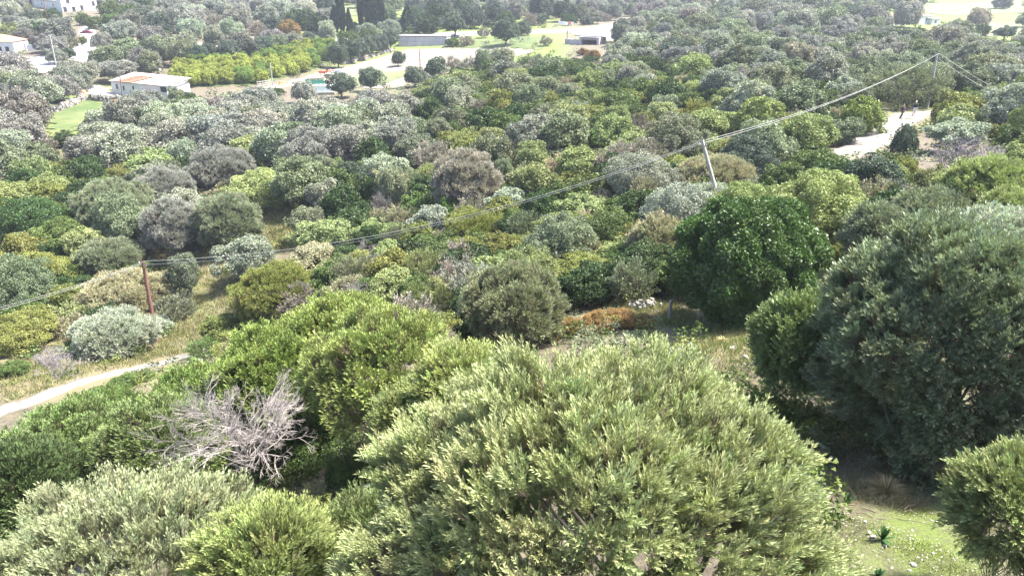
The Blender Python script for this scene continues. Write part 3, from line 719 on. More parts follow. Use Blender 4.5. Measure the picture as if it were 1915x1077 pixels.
# ---- fence post in the clearing
B = G(1251, 600); fp = boxes('fence_post', [(0, 0, .5, .13, .11, 1.3, .3)], M['wood_grey'], None, .015, loc=tuple(B), label='short grey wooden post beside the big dark oak', cat='post')

# ---- vehicles
def car(px, py, rz, m, label, L_=4.1, name='parked_car'):
    B = G(px, py); root = add(name, None, loc=(B[0], B[1], B[2] + .25), rz=rz, label=label, cat='car')
    prof = [(-2.05,.35),(-2.05,.78),(-1.75,.88),(-1.35,.92),(-.75,1.42),(.65,1.45),(1.25,.98),(1.95,.9),(2.05,.7),(2.05,.35)]
    n = len(prof); P = [(x, y, z) for y in (-.82, .82) for x, z in prof]
    Fc = [list(range(n)), list(range(2*n-1, n-1, -1))] + [[i, i+n, (i+1) % n + n, (i+1) % n] for i in range(n)]
    o = solid('body', P, Fc, m, root); b = o.modifiers.new('b', 'BEVEL'); b.width = .08; b.segments = 2
    boxes('windows', [(-.05, 0, 1.18, 1.5, 1.68, .34, 0, .9)], M['glass'], root)
    for x in (-1.3, 1.3):
        for y in (-.8, .8):
            tube_obj('wheel', [([(x, y-.1, .32), (x, y+.1, .32)], [.32, .32])], M['rubber'], root, 10)
car(163, 66, R(10), M['maroon'], 'dark maroon car parked on the white lane')
car(632, 141, R(20), M['metal'], 'pale grey car half hidden behind an olive by the field')
def tractor(px, py, rz, m, label):
    B = G(px, py); root = add('tractor', None, loc=(B[0], B[1], B[2]), rz=rz, label=label, cat='tractor')
    boxes('hood', [(1.0, 0, 1.15, 1.9, .8, .8)], m, root, .06); boxes('mudguard', [(-.7, 0, 1.35, 1.3, 1.6, .5)], m, root, .1)
    boxes('seat', [(-.7, 0, 1.8, .5, .5, .5)], M['dark'], root)
    boxes('roll_bar', [(-1.2, .6, 2.1, .08, .08, 1.3)], M['dark'], root); boxes('roll_bar', [(-1.2, -.6, 2.1, .08, .08, 1.3)], M['dark'], root)
    tube_obj('exhaust', [([(1.2, .2, 1.5), (1.2, .2, 2.4)], [.05, .05])], M['dark'], root, 6)
    for x, r_, w_ in ((-.8, .75, .22), (1.5, .45, .15)):
        for y in (-.8, .8): tube_obj('wheel', [([(x, y-w_, r_), (x, y+w_, r_)], [r_, r_])], M['rubber'], root, 12)
tractor(609, 143, R(170), M['red'], 'red tractor standing on the farm path, left one')
tractor(621, 141, R(15), flat_mat('faded_red', (.5,.12,.1), (.6,.3,.26), 2), 'faded red tractor between the red one and the pale car')
B = G(528, 161); tp = add('tarp_heap', None, loc=tuple(B), rz=.2, label='bright orange tarp heap lying by the farm path', cat='tarp')
boxes('tarp', [(0,0,.6,2.2,1.6,1.5,.2,.55),(1.4,.2,.45,1.6,1.3,1.0,-.3,.6)], M['orange'], tp, .15)
boxes('white_cover', [(.9,-.9,.25,2.6,.5,.5,.1,.8)], M['white'], tp, .08)
B = G(590, 166); tr = add('wagon', None, loc=tuple(B), rz=R(8), label='green slatted farm wagon loaded with brown brush', cat='wagon')
for i in range(7): boxes('slat', [(-2.1 + i*.7, -1.1, 1.75, .5, .08, 1.3)], M['greenpaint'], tr)
boxes('side_frame', [(0,-1.16,2.42,5,.06,.1),(0,-1.16,1.1,5,.06,.1),(0,1.1,1.7,5,.08,1.4),(-2.5,0,1.7,.08,2.2,1.4),(2.5,0,1.7,.08,2.2,1.4)], M['greenpaint'], tr)
boxes('bed', [(0,0,1.0,5,2.2,.16)], M['kerb'], tr)
for x in (-1.6,1.6):
    for y in (-1,1): tube_obj('wheel', [([(x,y-.1,.45),(x,y+.1,.45)],[.45,.45])], M['rubber'], tr, 10)
g_ = np.random.default_rng(8)
boxes('brush_load', [(g_.uniform(-2,2), g_.uniform(-.8,.8), 2.3+g_.random()*.4, 1.1, .12, .1, g_.uniform(0,3)) for _ in range(60)], M['twig'], tr, kind='stuff')
B = G(607, 176); pn = add('covered_pen', None, loc=tuple(B), rz=R(8), label='pale blue-green covered pen between the wagon and the olives', cat='pen')
boxes('roof', [(0,0,2.2,5.4,2.4,.14)], M['bluegrey'], pn); boxes('curtain', [(0,-1.1,1.3,5.2,.08,1.4)], M['bluegrey'], pn)
for x in (-2.5,0,2.5): boxes('post', [(x,-1.05,1.0,.12,.12,2.2)], M['greenpaint'], pn)
boxes('plinth', [(0,-1.4,.3,5.6,1.0,.7)], M['roofpale'], pn)
A, L, rz = frame_at((482, 165), (508, 160)); fn = add('gate_fence', None, loc=tuple(A), rz=rz, label='grey railed fence at the lower left corner of the orchard', cat='fence')
for i in range(6): boxes('post', [(L*i/5, 0, .8, .14, .14, 1.8)], M['wood_grey'], fn)
for z in (.5, 1.0, 1.5): boxes('rail', [(L/2, -.1, z, L, .07, .12)], M['wood_grey'], fn)
B = G(158, 180); jug = add('red_drum', None, loc=tuple(B), label='orange-red drum at the meadow edge left of the shed', cat='drum')
tube_obj('drum', [([(0,0,0),(0,0,1.1)],[.55,.55])], M['orange'], jug, 12); tube_obj('lid', [([(0,0,1.1),(0,0,1.3),(0,0,1.5)],[.58,.4,.15])], M['orange'], jug, 12)
B = G(215, 196); rb = boxes('red_bin', [(0,0,.5,.9,.8,1.1,0,.9)], M['red'], None, .05, loc=tuple(B), label='dark red bin at the foot of the thin pole by the shed', cat='bin')
# ---- road signs by the junction
SG = [(1047,56,1.1,'white','square white sign, tallest of the row by the road'), (1054,56,1.0,'white','second white sign from the left in the row by the road'),
      (1059,57,.9,'bluegrey','pale blue sign in the middle of the row by the road'), (1065,56,.9,'red','red and white sign in the row by the road'),
      (1070,57,.9,'white','white sign just right of the red one by the road'), (1080,55,.6,'white','small round sign at the right end of the row by the road'), (1033,55,.5,'white','tiny white marker left of the row of road signs')]
for i, (a, b, s, mm, lb) in enumerate(SG):
    B = G(a, b); rt = add('road_sign', None, loc=tuple(B), label=lb, cat='road sign', group='road signs at the junction')
    hh = 2.6 if i < 6 else 1.0
    tube_obj('post', [([(0,0,-.3),(0,0,hh)],[.05,.05])], M['metal'], rt, 5)
    if i == 5: tube_obj('panel', [([(0,-.09,hh),(0,-.05,hh)],[s*.7,s*.7])], M['white'], rt, 12)
    else: boxes('panel', [(0,-.08,hh,s*1.3,.05,s*1.2)], M[mm], rt, .02)

# ---- people
def skin(name, verts, edges, radii, m, parent, sub=2):
    me = bpy.data.meshes.new(name); me.from_pydata(verts, edges, []); me.materials.append(m)
    o = add(name, me, parent); sk = o.modifiers.new('s', 'SKIN')
    for i, r_ in enumerate(radii): me.skin_vertices[0].data[i].radius = (r_, r_) if not hasattr(r_, '__len__') else r_
    me.skin_vertices[0].data[0].use_root = True; sk.use_smooth_shade = True
    s_ = o.modifiers.new('d', 'SUBSURF'); s_.levels = sub; s_.render_levels = sub; return o
M['skin'] = flat_mat('skin', (.48, .30, .22)); M['black'] = flat_mat('black_cloth', (.015, .014, .018), (.03, .028, .035), 6, .9)
M['purple'] = flat_mat('dark_purple_cloth', (.035, .012, .04), (.06, .03, .07), 6, .9); M['hair_w'] = flat_mat('white_hair', (.75, .72, .68)); M['hair_d'] = flat_mat('dark_hair', (.03, .02, .02))
M['palecloth'] = flat_mat('pale_trousers', (.55, .53, .48), (.65, .62, .57), 5)
def person(px, py, rz, jm, tm_, hm, label, scale=1.0, bag=False):
    B = G(px, py); root = add('person', None, loc=(B[0], B[1], B[2] + .05), rz=rz, scale=scale, label=label, cat='person')
    V = [(0,0,.95),(0,.0,1.15),(0,.01,1.38),(0,.02,1.50),(0,.0,1.60),(0,-.01,1.70),
         (-.09,0,.90),(-.11,-.10,.50),(-.12,.02,.08),(-.12,-.14,.04), (.09,0,.90),(.10,.08,.50),(.10,.30,.12),(.10,.20,.05),
         (-.17,.01,1.40),(-.22,.08,1.13),(-.24,-.02,.90),(-.245,-.08,.80), (.17,.01,1.40),(.23,-.03,1.13),(.24,-.16,.93),(.245,-.22,.84)]
    E = [(0,1),(1,2),(2,3),(3,4),(4,5),(0,6),(6,7),(7,8),(8,9),(0,10),(10,11),(11,12),(12,13),(2,14),(14,15),(15,16),(16,17),(2,18),(18,19),(19,20),(20,21)]
    Rd = [.13,.12,.12,.055,.085,.08,.085,.06,.04,.035,.085,.06,.04,.035,.06,.042,.032,.028,.06,.042,.032,.028]
    skin('body', V, E, Rd, M['skin'], root)
    skin('jacket', [V[0],V[1],V[2],(0,.01,1.47),V[14],V[15],(-.24,0,.95),V[18],V[19],(.24,-.13,.98)], [(0,1),(1,2),(2,3),(2,4),(4,5),(5,6),(2,7),(7,8),(8,9)],
         [.19,.18,.17,.08,.10,.075,.055,.10,.075,.055], M[jm], root)
    skin('trousers', [V[0],V[6],V[7],V[8],V[10],V[11],(.10,.27,.16)], [(0,1),(1,2),(2,3),(0,4),(4,5),(5,6)], [.16,.11,.085,.06,.11,.085,.06], M[tm_], root)
    skin('hair', [(0,.05,1.60),(0,.03,1.72),(0,-.02,1.76)], [(0,1),(1,2)], [.08,.09,.07], M[hm], root)
    for s in (-1, 1):
        boxes('eye', [(s*.03,-.095,1.655,.018,.01,.01)], M['dark'], root); boxes('ear', [(s*.088,.01,1.64,.015,.03,.05)], M['skin'], root, .005)
        boxes('shoe', [((-.12 if s < 0 else .10), (-.08 if s < 0 else .22), .045, .095, .27, .09)], M['black'], root, .03)
        for k in range(5):      # five fingers
            hx, hy, hz = (V[17] if s < 0 else V[21]); tube_obj('finger', [([(hx, hy-.03+k*.013, hz-.02), (hx-s*.004, hy-.04+k*.012, hz-.06), (hx-s*.012, hy-.035+k*.012, hz-.09+abs(k-2)*.006)], [.009,.008,.006])], M['skin'], root, 5)
    boxes('nose', [(0,-.105,1.63,.022,.03,.035,0,.5)], M['skin'], root, .004); boxes('mouth', [(0,-.094,1.59,.04,.01,.008)], M['red'], root)
    if bag: boxes('backpack', [(0,.20,1.22,.30,.18,.42)], M['black'], root, .05)
    return root
person(1685, 223, R(25), 'purple', 'black', 'hair_d', 'person in a dark purple jacket and black trousers, left walker', 1.06)
person(1708, 218, R(-20), 'black', 'palecloth', 'hair_w', 'white-haired person in a loose black coat, right walker', 1.08, True)
# ------------------------------------------------------------------ foreground hero trees (own crowns)
def plume_mesh(name, seed, K, n, L, Wd, t0, spread, tw):
    """one leafy spray of shoots, unit length along +Z"""
    g = np.random.default_rng(seed); an = np.arange(K) * 2.39996 + g.normal(0, .3, K); sp = spread * np.sqrt((np.arange(K) + .5) / K) * g.uniform(.8, 1.2, K)
    td = nrm(np.stack([np.cos(an) * sp, np.sin(an) * sp, np.ones(K)], 1)); ln = g.uniform(.72, 1.08, K); ki = g.integers(0, K, n); t = t0 + (1 - t0) * g.random(n) ** .75
    out = nrm(np.stack([np.cos(an), np.sin(an), an * 0], 1)); P = td[ki] * (ln[ki] * t)[:, None] + out[ki] * (.06 * t * t)[:, None]
    ra = g.uniform(0, 6.283, n); rd = np.stack([np.cos(ra), np.sin(ra), ra * 0], 1); D = nrm(td[ki] * 1.0 + rd * g.uniform(.25, .75, n)[:, None] + g.normal(0, .12, (n, 3)))
    P = P + rd * .012; NV = nrm(np.cross(np.cross(D, rd + out[ki] * .6 + [0, 0, .5]), D) + g.normal(0, .3, (n, 3)))
    V, F, k = leaves_geo(P, D, NV, L * g.uniform(.65, 1.25, n), Wd * g.uniform(.75, 1.25, n)); A = np.zeros((K, 3)) + td * .0; B = td * (ln * .93)[:, None] + out * .05
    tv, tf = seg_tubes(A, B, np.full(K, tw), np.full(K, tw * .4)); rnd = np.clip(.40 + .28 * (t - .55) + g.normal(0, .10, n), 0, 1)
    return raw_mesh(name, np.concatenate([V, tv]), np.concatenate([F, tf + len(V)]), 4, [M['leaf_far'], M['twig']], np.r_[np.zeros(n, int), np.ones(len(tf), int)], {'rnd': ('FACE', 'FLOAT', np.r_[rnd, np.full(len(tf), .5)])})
PLUME = bpy.data.collections.new('leaf_sprays'); _pl = [(9, 430, .135, .026, .22, .34, .007)] * 3 + [(11, 150, .13, .024, .55, .36, .010)] + [(9, 190, .185, .046, .22, .36, .008)] * 3 + [(11, 80, .17, .04, .55, .40, .011)]
for i_, a_ in enumerate(_pl):
    PLUME.objects.link(bpy.data.objects.new('spray_%s' % chr(97 + i_), plume_mesh('spray', 60 + i_, *a_)))
def clump_mesh(seed, n, L, Wd):
    g = np.random.default_rng(seed); d = nrm(g.normal(0, 1, (n, 3)) + [0, 0, .45]); lob = nrm(g.normal(0, 1, (9, 3)) + [0, 0, .6]); md_ = (d @ lob.T).max(1)
    P = d * (.52 * (.62 + .40 * md_ ** 3) * g.uniform(.86, 1.04, n))[:, None] + [0, 0, .35]; D = nrm(g.normal(0, .7, (n, 3)) + d * .7 + [0, 0, .2])
    V, F, k = leaves_geo(P, D, nrm(d + g.normal(0, .32, (n, 3))), L * g.uniform(.7, 1.3, n), Wd * g.uniform(.7, 1.3, n))
    return raw_mesh('clump', V, F, 4, [M['leaf_oak']], None, {'rnd': ('FACE', 'FLOAT', np.clip(g.normal(.45, .12, n) + .22 * (md_ - .85), 0, 1))})
for i_ in range(3): PLUME.objects.link(bpy.data.objects.new('spray_z%s' % chr(97 + i_), clump_mesh(80 + i_, 900, .115, .075)))
def spray_tree():
    ng = bpy.data.node_groups.new('leafy_crown', 'GeometryNodeTree'); ng.interface.new_socket('Geometry', in_out='INPUT', socket_type='NodeSocketGeometry'); ng.interface.new_socket('Geometry', in_out='OUTPUT', socket_type='NodeSocketGeometry')
    gi, go = ng.nodes.new('NodeGroupInput'), ng.nodes.new('NodeGroupOutput'); ci = ng.nodes.new('GeometryNodeCollectionInfo'); ci.inputs[0].default_value = PLUME; ci.inputs['Separate Children'].default_value = True; ci.inputs['Reset Children'].default_value = True
    ip = ng.nodes.new('GeometryNodeInstanceOnPoints'); ip.inputs['Pick Instance'].default_value = True
    def na(nm_, ty):
        q_ = ng.nodes.new('GeometryNodeInputNamedAttribute'); q_.data_type = ty; q_.inputs[0].default_value = nm_; return q_.outputs[0]
    er = ng.nodes.new('FunctionNodeEulerToRotation'); L_ = ng.links.new; L_(na('rot', 'FLOAT_VECTOR'), er.inputs[0])
    L_(gi.outputs[0], ip.inputs['Points']); L_(ci.outputs[0], ip.inputs['Instance']); L_(na('pick', 'INT'), ip.inputs['Instance Index']); L_(er.outputs[0], ip.inputs['Rotation']); L_(na('siz', 'FLOAT_VECTOR'), ip.inputs['Scale']); L_(ip.outputs[0], go.inputs[0]); return ng
SPRAY = spray_tree()
def hero(key, cx, cy, w, h, tone, label, name, seed, q, nb=26, st='o', tm='bark', stems=2, r0=.05, hw=None, dep=None, col=None, pb=.10, pl=.55, cov=1.0, clump=False, **kw):
    if q is None:
        r_ = ray(cx, cy); sth = -r_[2] / np.linalg.norm(r_); cth = math.sqrt(1 - sth * sth); q = min(max(math.sqrt(max(.2, (h * 1.15 / w) ** 2 - sth * sth)) / cth, .45), 1.3)
    if kw.get('style') == 'ball':
        me, base = crown_mesh(key + '_crown', seed, **kw); tr = trunk_mesh(key + '_trunk', seed, base, nb, r0, tm, stems, .3, hh=q, sides=7)
        root = place(cx, cy, w, h, st, tone, label, name, q=q, pr=(me, tr), dep=dep)
        for c in root.children: c.color = (*col, 1)
        return root
    dummy = bpy.data.meshes.new('crown'); root = place(cx, cy, w, h, st, tone, label, name, q=q, pr=(dummy,), dep=dep)
    cr = root.children[0]; Rr = cr.scale[0]; hcw = cr.location[2]; cr.rotation_euler = (0, 0, 0); cr.scale = (1, 1, 1); cr['kind'] = 'stuff'; g = np.random.default_rng(seed)
    low = kw.get('low', -.5); far = math.hypot(*root.location) > 19
    def layer(n, r_in, bd, extra_up):
        z = low + (1 - low) * (np.arange(n) + .5) / n; ph = np.arange(n) * 2.39996 + g.normal(0, .2, n); z = np.clip(z + g.normal(0, .02, n), low, .995); s_ = np.sqrt(1 - z * z); D = np.stack([s_ * np.cos(ph), s_ * np.sin(ph), z], 1)
        B_ = 22; bi = np.arange(B_) + .5; bz = low + (1 - low) * bi / B_; bp = bi * 2.39996 + seed; bs = np.sqrt(np.clip(1 - bz * bz, 0, 1)); BD = nrm(np.stack([bs * np.cos(bp), bs * np.sin(bp), bz], 1) + g.normal(0, .14, (B_, 3)))
        dot = D @ BD.T; an_ = np.arccos(np.clip(dot.max(1), -1, 1)) / math.sqrt(2 * (1 - low) / B_); bb = BD[dot.argmax(1)]
        rad = r_in * (1.02 - bd * np.clip(an_, 0, 1.25) ** 2) * (1 - .10 * g.random(n) ** 2); P = D * rad[:, None]
        ax = nrm(D * .75 + bb * .15 + (D - bb) * .9 + np.array([0, 0, extra_up]) + g.normal(0, .13, (n, 3))); return P, ax, D
    plr = pl / Rr; area = 2 * math.pi * (1 - low) * (.45 + .55 * q); n1 = int(cov * .95 * area / (math.pi * (.27 * plr) ** 2))
    P1, A1, D1 = layer(n1, 1.0 - plr * .75, .26, .75); P2, A2, D2 = layer(int(n1 * .55), .80 - plr * .5, .2, .5)
    P = np.concatenate([P1, P2]); A = np.concatenate([A1, A2]); D = np.concatenate([D1, D2]); n = len(P)
    me = bpy.data.meshes.new('crown'); W_ = P * [Rr, Rr, Rr * q]; me.vertices.add(n); me.vertices.foreach_set('co', W_.astype(np.float32).ravel())
    th = np.arccos(np.clip(A[:, 2], -1, 1)); ph = np.arctan2(A[:, 1], A[:, 0]); sc = pl * g.uniform(.7, 1.25, n); twg = g.random(n) < np.where(D[:, 2] < .25, pb * 2.2, pb * .7)
    pick = np.where(twg, 3, g.integers(0, 3, n)) + (4 if far else 0); pick = 8 + g.integers(0, 3, n) if clump else pick; c = np.array(col)[None] * g.uniform(.82, 1.18, (n, 1)) * (1 + g.normal(0, .03, (n, 3)))
    for an, ty, arr, kk in (('col', 'FLOAT_COLOR', np.column_stack([c, np.ones(n)]), 'color'), ('siz', 'FLOAT_VECTOR', np.stack([sc * 1.0, sc * 1.0, sc], 1), 'vector'), ('rot', 'FLOAT_VECTOR', np.stack([ph * 0, th, ph], 1), 'vector'), ('pick', 'INT', pick, 'value')):
        at = me.attributes.new(an, ty, 'POINT'); at.data.foreach_set(kk, np.ascontiguousarray(arr, np.int32 if ty == 'INT' else np.float32).ravel())
    me.update(); cr.data = me; md = cr.modifiers.new('crown', 'NODES'); md.node_group = SPRAY
    tr = trunk_mesh(key + '_trunk', seed, D1[g.choice(n1, min(n1, nb), replace=False)] * .78, nb, r0 * .7, tm, stems, .25, hh=q * Rr / max(hcw, .3) if hcw > 0 else q, sides=7)
    add('trunk', tr, root, (0, 0, 0), 0, (Rr, Rr, max(hcw, .3))); return root
hero('big_olive', 1105, 858, 925, 470, 'pale green', 'huge pale green olive filling the bottom centre, leaves in feathery plumes', 'olive_tree', 207, .86, pl=.46,
     nt=370, n=185600, L=0.0185, Wd=0.0048, ts=.115, K=16, twigs=.008, lob=.05, shell=.34, up=1.0, spread=.26, low=-.6, inner=.20, boughs=34, bdep=.30, ljit=.30, tlen=1.0, col=(.245, .275, .13))
hero('silver_olive', 1810, 640, 560, 510, 'silvery', 'tall blue-grey olive at the right edge, its near side deep in shade', 'olive_tree', 202, 1.0,
     nt=300, n=87500, L=0.0231, Wd=0.0066, ts=.12, K=14, twigs=.009, lob=.18, shell=.42, up=.8, spread=.28, low=-.92, inner=.17, bdep=.40, nb=30, r0=.035, ljit=.33, tlen=1.2, boughs=22, stems=3, col=(.155, .19, .115))
hero('green_shrub_right', 1495, 640, 190, 185, 'mid-green', 'upright green olive shrub left of the tall blue-grey olive', 'olive_shrub', 203, 1.05, st='t', dep=19.5,
     nt=136, n=20010, L=0.0448, Wd=0.0149, ts=0.158, inner=.17, bdep=.40, tlen=1.15, K=13, twigs=.014, lob=.14, up=1.2, spread=0.24, ljit=.32, low=-.95, stems=4, r0=.018, tm='twig', col=(.14, .185, .075))
hero('corner_olive', 1905, 975, 255, 270, 'pale green', 'yellowish olive shrub cut by the bottom right corner', 'olive_shrub', 204, .95, st='t',
     nt=136, n=26679, L=0.0314, Wd=0.0084, ts=0.167, inner=.17, bdep=.40, tlen=1.15, K=13, twigs=.012, lob=.14, up=1.2, spread=0.27, ljit=.32, low=-.95, stems=4, r0=.02, tm='twig', col=(.20, .235, .10), dep=10.5, pl=.42)
hero('low_left', 230, 1010, 640, 250, 'straw-tinged', 'wide pale olive thicket in the bottom left corner', 'olive_shrub', 205, .50, st='t',
     nt=289, n=67735, L=0.0258, Wd=0.0073, ts=0.141, inner=.17, bdep=.40, tlen=1.15, K=15, twigs=.010, lob=.2, up=1.3, spread=0.29, ljit=.32, low=-.3, stems=5, r0=.025, tm='twig', col=(0.210, 0.234, 0.132), dep=12.5)
hero('low_left_b', 500, 1040, 300, 190, 'yellow-green', 'yellow-green olive shrub at the bottom between the two big ones', 'olive_shrub', 206, .75, st='t',
     nt=153, n=28013, L=0.0336, Wd=0.0097, ts=0.167, inner=.17, bdep=.40, tlen=1.15, K=13, twigs=.011, lob=.14, up=1.3, spread=0.26, ljit=.32, low=-.4, stems=4, r0=.03, tm='twig', col=(0.180, 0.216, 0.078), dep=11.5)
hero('mid_bloom', 720, 675, 330, 200, 'yellow-green', 'broad yellow-green shrub with mauve bare twigs showing below', 'olive_shrub', 207, .85, st='t', pb=.36,
     nt=204, n=28013, L=0.0336, Wd=0.0111, ts=0.167, inner=.17, bdep=.40, tlen=1.15, K=19, twigs=.024, lob=.14, up=1.6, spread=0.22, ljit=.32, low=-.25, stems=9, r0=.02, tm='twig', nb=90, col=(0.198, 0.240, 0.078), dep=22)
hero('mid_back', 640, 600, 240, 100, 'yellow-green', 'bright rounded yellow-green shrub behind the twiggy broad one', 'olive_shrub', 208, .75, st='t',
     nt=136, n=17342, L=0.0448, Wd=0.0137, ts=0.167, inner=.17, bdep=.40, tlen=1.15, K=13, twigs=.012, lob=.12, up=1.4, spread=0.24, ljit=.32, low=-.3, stems=4, r0=.02, tm='twig', col=(0.192, 0.240, 0.072), dep=27)
hero('centre_yellow', 875, 735, 230, 170, 'yellow-green', 'soft yellow-green shrub against the left of the huge olive', 'olive_shrub', 209, .8, st='t',
     nt=136, n=24012, L=0.0381, Wd=0.0117, ts=0.167, inner=.17, bdep=.40, tlen=1.15, K=13, twigs=.010, lob=.14, up=1.2, spread=0.27, ljit=.32, low=-.95, stems=4, r0=.018, tm='twig', col=(0.216, 0.252, 0.090), dep=15)
hero('centre_low', 775, 800, 170, 150, 'yellow-green', 'dull green shrub between leafless bush and the huge olive', 'olive_shrub', 210, .85, st='t',
     nt=119, n=17342, L=0.0403, Wd=0.0123, ts=0.167, inner=.17, bdep=.40, tlen=1.15, K=13, twigs=.012, lob=.14, up=1.1, spread=0.29, ljit=.32, low=-.95, stems=4, r0=.018, tm='twig', col=(0.162, 0.192, 0.072), dep=15.5)
hero('big_oak', 1392, 484, 286, 235, 'dark green', 'big dark green domed oak casting deep shade in the clearing', 'oak_tree', 211, .95, nb=24, r0=.06, stems=2,
     clump=True, pl=1.15, cov=.42, low=-.85, col=(.068, .115, .034))
hero('willow_mid', 958, 562, 215, 140, 'pale green', 'domed pale shrub with mauve twigs above the orange-brown scrub', 'olive_shrub', 212, .9, st='t', pb=.32,
     nt=187, n=20010, L=0.0403, Wd=0.0123, ts=0.158, inner=.17, bdep=.40, tlen=1.15, K=16, twigs=.022, lob=.1, up=1.5, spread=0.22, ljit=.32, low=-.4, stems=7, r0=.02, tm='twig', nb=60, col=(0.180, 0.198, 0.114))
hero('green_l1', 395, 739, 330, 120, 'mid-green', 'wide bright green shrub below the dirt track, right half', 'olive_shrub', 213, .7, st='t',
     nt=170, n=24012, L=0.0381, Wd=0.0137, ts=0.176, inner=.17, bdep=.40, tlen=1.15, K=13, twigs=.010, lob=.2, up=1.2, spread=0.27, ljit=.32, low=-.4, stems=5, r0=.02, tm='twig', col=(.145, .205, .06), dep=27)
hero('green_l2', 520, 670, 260, 130, 'yellow-green', 'fresh green shrub between the track and the twiggy broad one', 'olive_shrub', 214, .8, st='t',
     nt=153, n=20010, L=0.0403, Wd=0.0137, ts=0.176, inner=.17, bdep=.40, tlen=1.15, K=13, twigs=.012, lob=.2, up=1.3, spread=0.26, ljit=.32, low=-.4, stems=5, r0=.02, tm='twig', col=(0.162, 0.216, 0.060), dep=26)
hero('green_l3', 150, 834, 330, 170, 'grey-green', 'grey-green shrub mass at the left edge below the track', 'olive_shrub', 215, .85, st='t',
     nt=187, n=28013, L=0.0358, Wd=0.0123, ts=0.167, inner=.17, bdep=.40, tlen=1.15, K=13, twigs=.010, lob=.2, up=1.0, spread=0.29, ljit=.32, low=-.5, stems=5, r0=.02, tm='twig', col=(.13, .18, .065), dep=23)
hero('green_l4', 300, 830, 240, 170, 'mid-green', 'olive-green shrub just left of the pale leafless bush', 'olive_shrub', 216, .85, st='t',
     nt=153, n=24012, L=0.0403, Wd=0.0137, ts=0.167, inner=.17, bdep=.40, tlen=1.15, K=13, twigs=.012, lob=.2, up=1.0, spread=0.29, ljit=.32, low=-.5, stems=5, r0=.02, tm='twig', col=(0.120, 0.156, 0.060), dep=20)
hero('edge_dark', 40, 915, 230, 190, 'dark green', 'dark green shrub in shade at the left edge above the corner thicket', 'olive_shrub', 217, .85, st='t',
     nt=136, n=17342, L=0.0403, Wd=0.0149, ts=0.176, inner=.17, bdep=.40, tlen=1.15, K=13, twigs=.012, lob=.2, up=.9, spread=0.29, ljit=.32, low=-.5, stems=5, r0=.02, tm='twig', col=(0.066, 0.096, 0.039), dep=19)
hero('filler_a', 690, 1015, 240, 170, 'mid-green', 'dull green shrub in the dark gap left of the huge olive', 'olive_shrub', 221, .7, st='t',
     nt=90, n=13919, L=0.0403, Wd=0.0123, ts=.17, inner=.17, bdep=.40, K=14, twigs=.012, lob=.2, up=1.0, spread=.28, ljit=.32, low=-.9, stems=4, r0=.02, tm='twig', col=(.10, .13, .05), dep=13.5)
# leafless shrubs
def bare_at(cx, cy, w, key, label, name='bare_shrub', dep=None, z=1.0, drop=.42):
    k = w / 2 / FPX
    if dep is None: P, d = hit(cx, cy, 0, .45 * k * z)
    else: d = dep; P = ray(cx, cy) * d
    Rr = w / 2 * d / FPX; x, y = P[0], P[1]
    o = add(name, bare[key][0][0], None, (x, y, P[2] - Rr * drop), rg.uniform(0, 6), (Rr, Rr, Rr * z), label=label, cat='leafless shrub')
    TREES.append([x, y, Rr * .8, o, name, 'x', cx, cy, True, w]); return o
bare_at(448, 800, 285, 'bare_pale', 'large leafless pale grey shrub amid the green scrub lower left', dep=16.5, drop=.5)
bare_at(102, 690, 105, 'bare_mauve', 'leafless mauve-brown shrub beside the dirt track at the left', dep=44)
bare_at(1785, 292, 165, 'bare_mauve', 'leafless lilac shrub below the track, larger of two at the right edge', z=.8)
bare_at(1856, 296, 100, 'bare_pale', 'pinkish leafless shrub immediately right of the lilac one', z=.8)
bare_at(1668, 358, 70, 'bare_pale', 'tangle of grey dead branches right of the dark bushes')
bare_at(690, 468, 60, 'bare_pale', 'bare forked branches in a dark hollow near the wires')
bare_at(660, 560, 90, 'bare_mauve', 'leafless twiggy shrub right of the yellow-green dome')
bare_at(12, 352, 60, 'bare_pale', 'leafless pinkish shrub at the left edge')

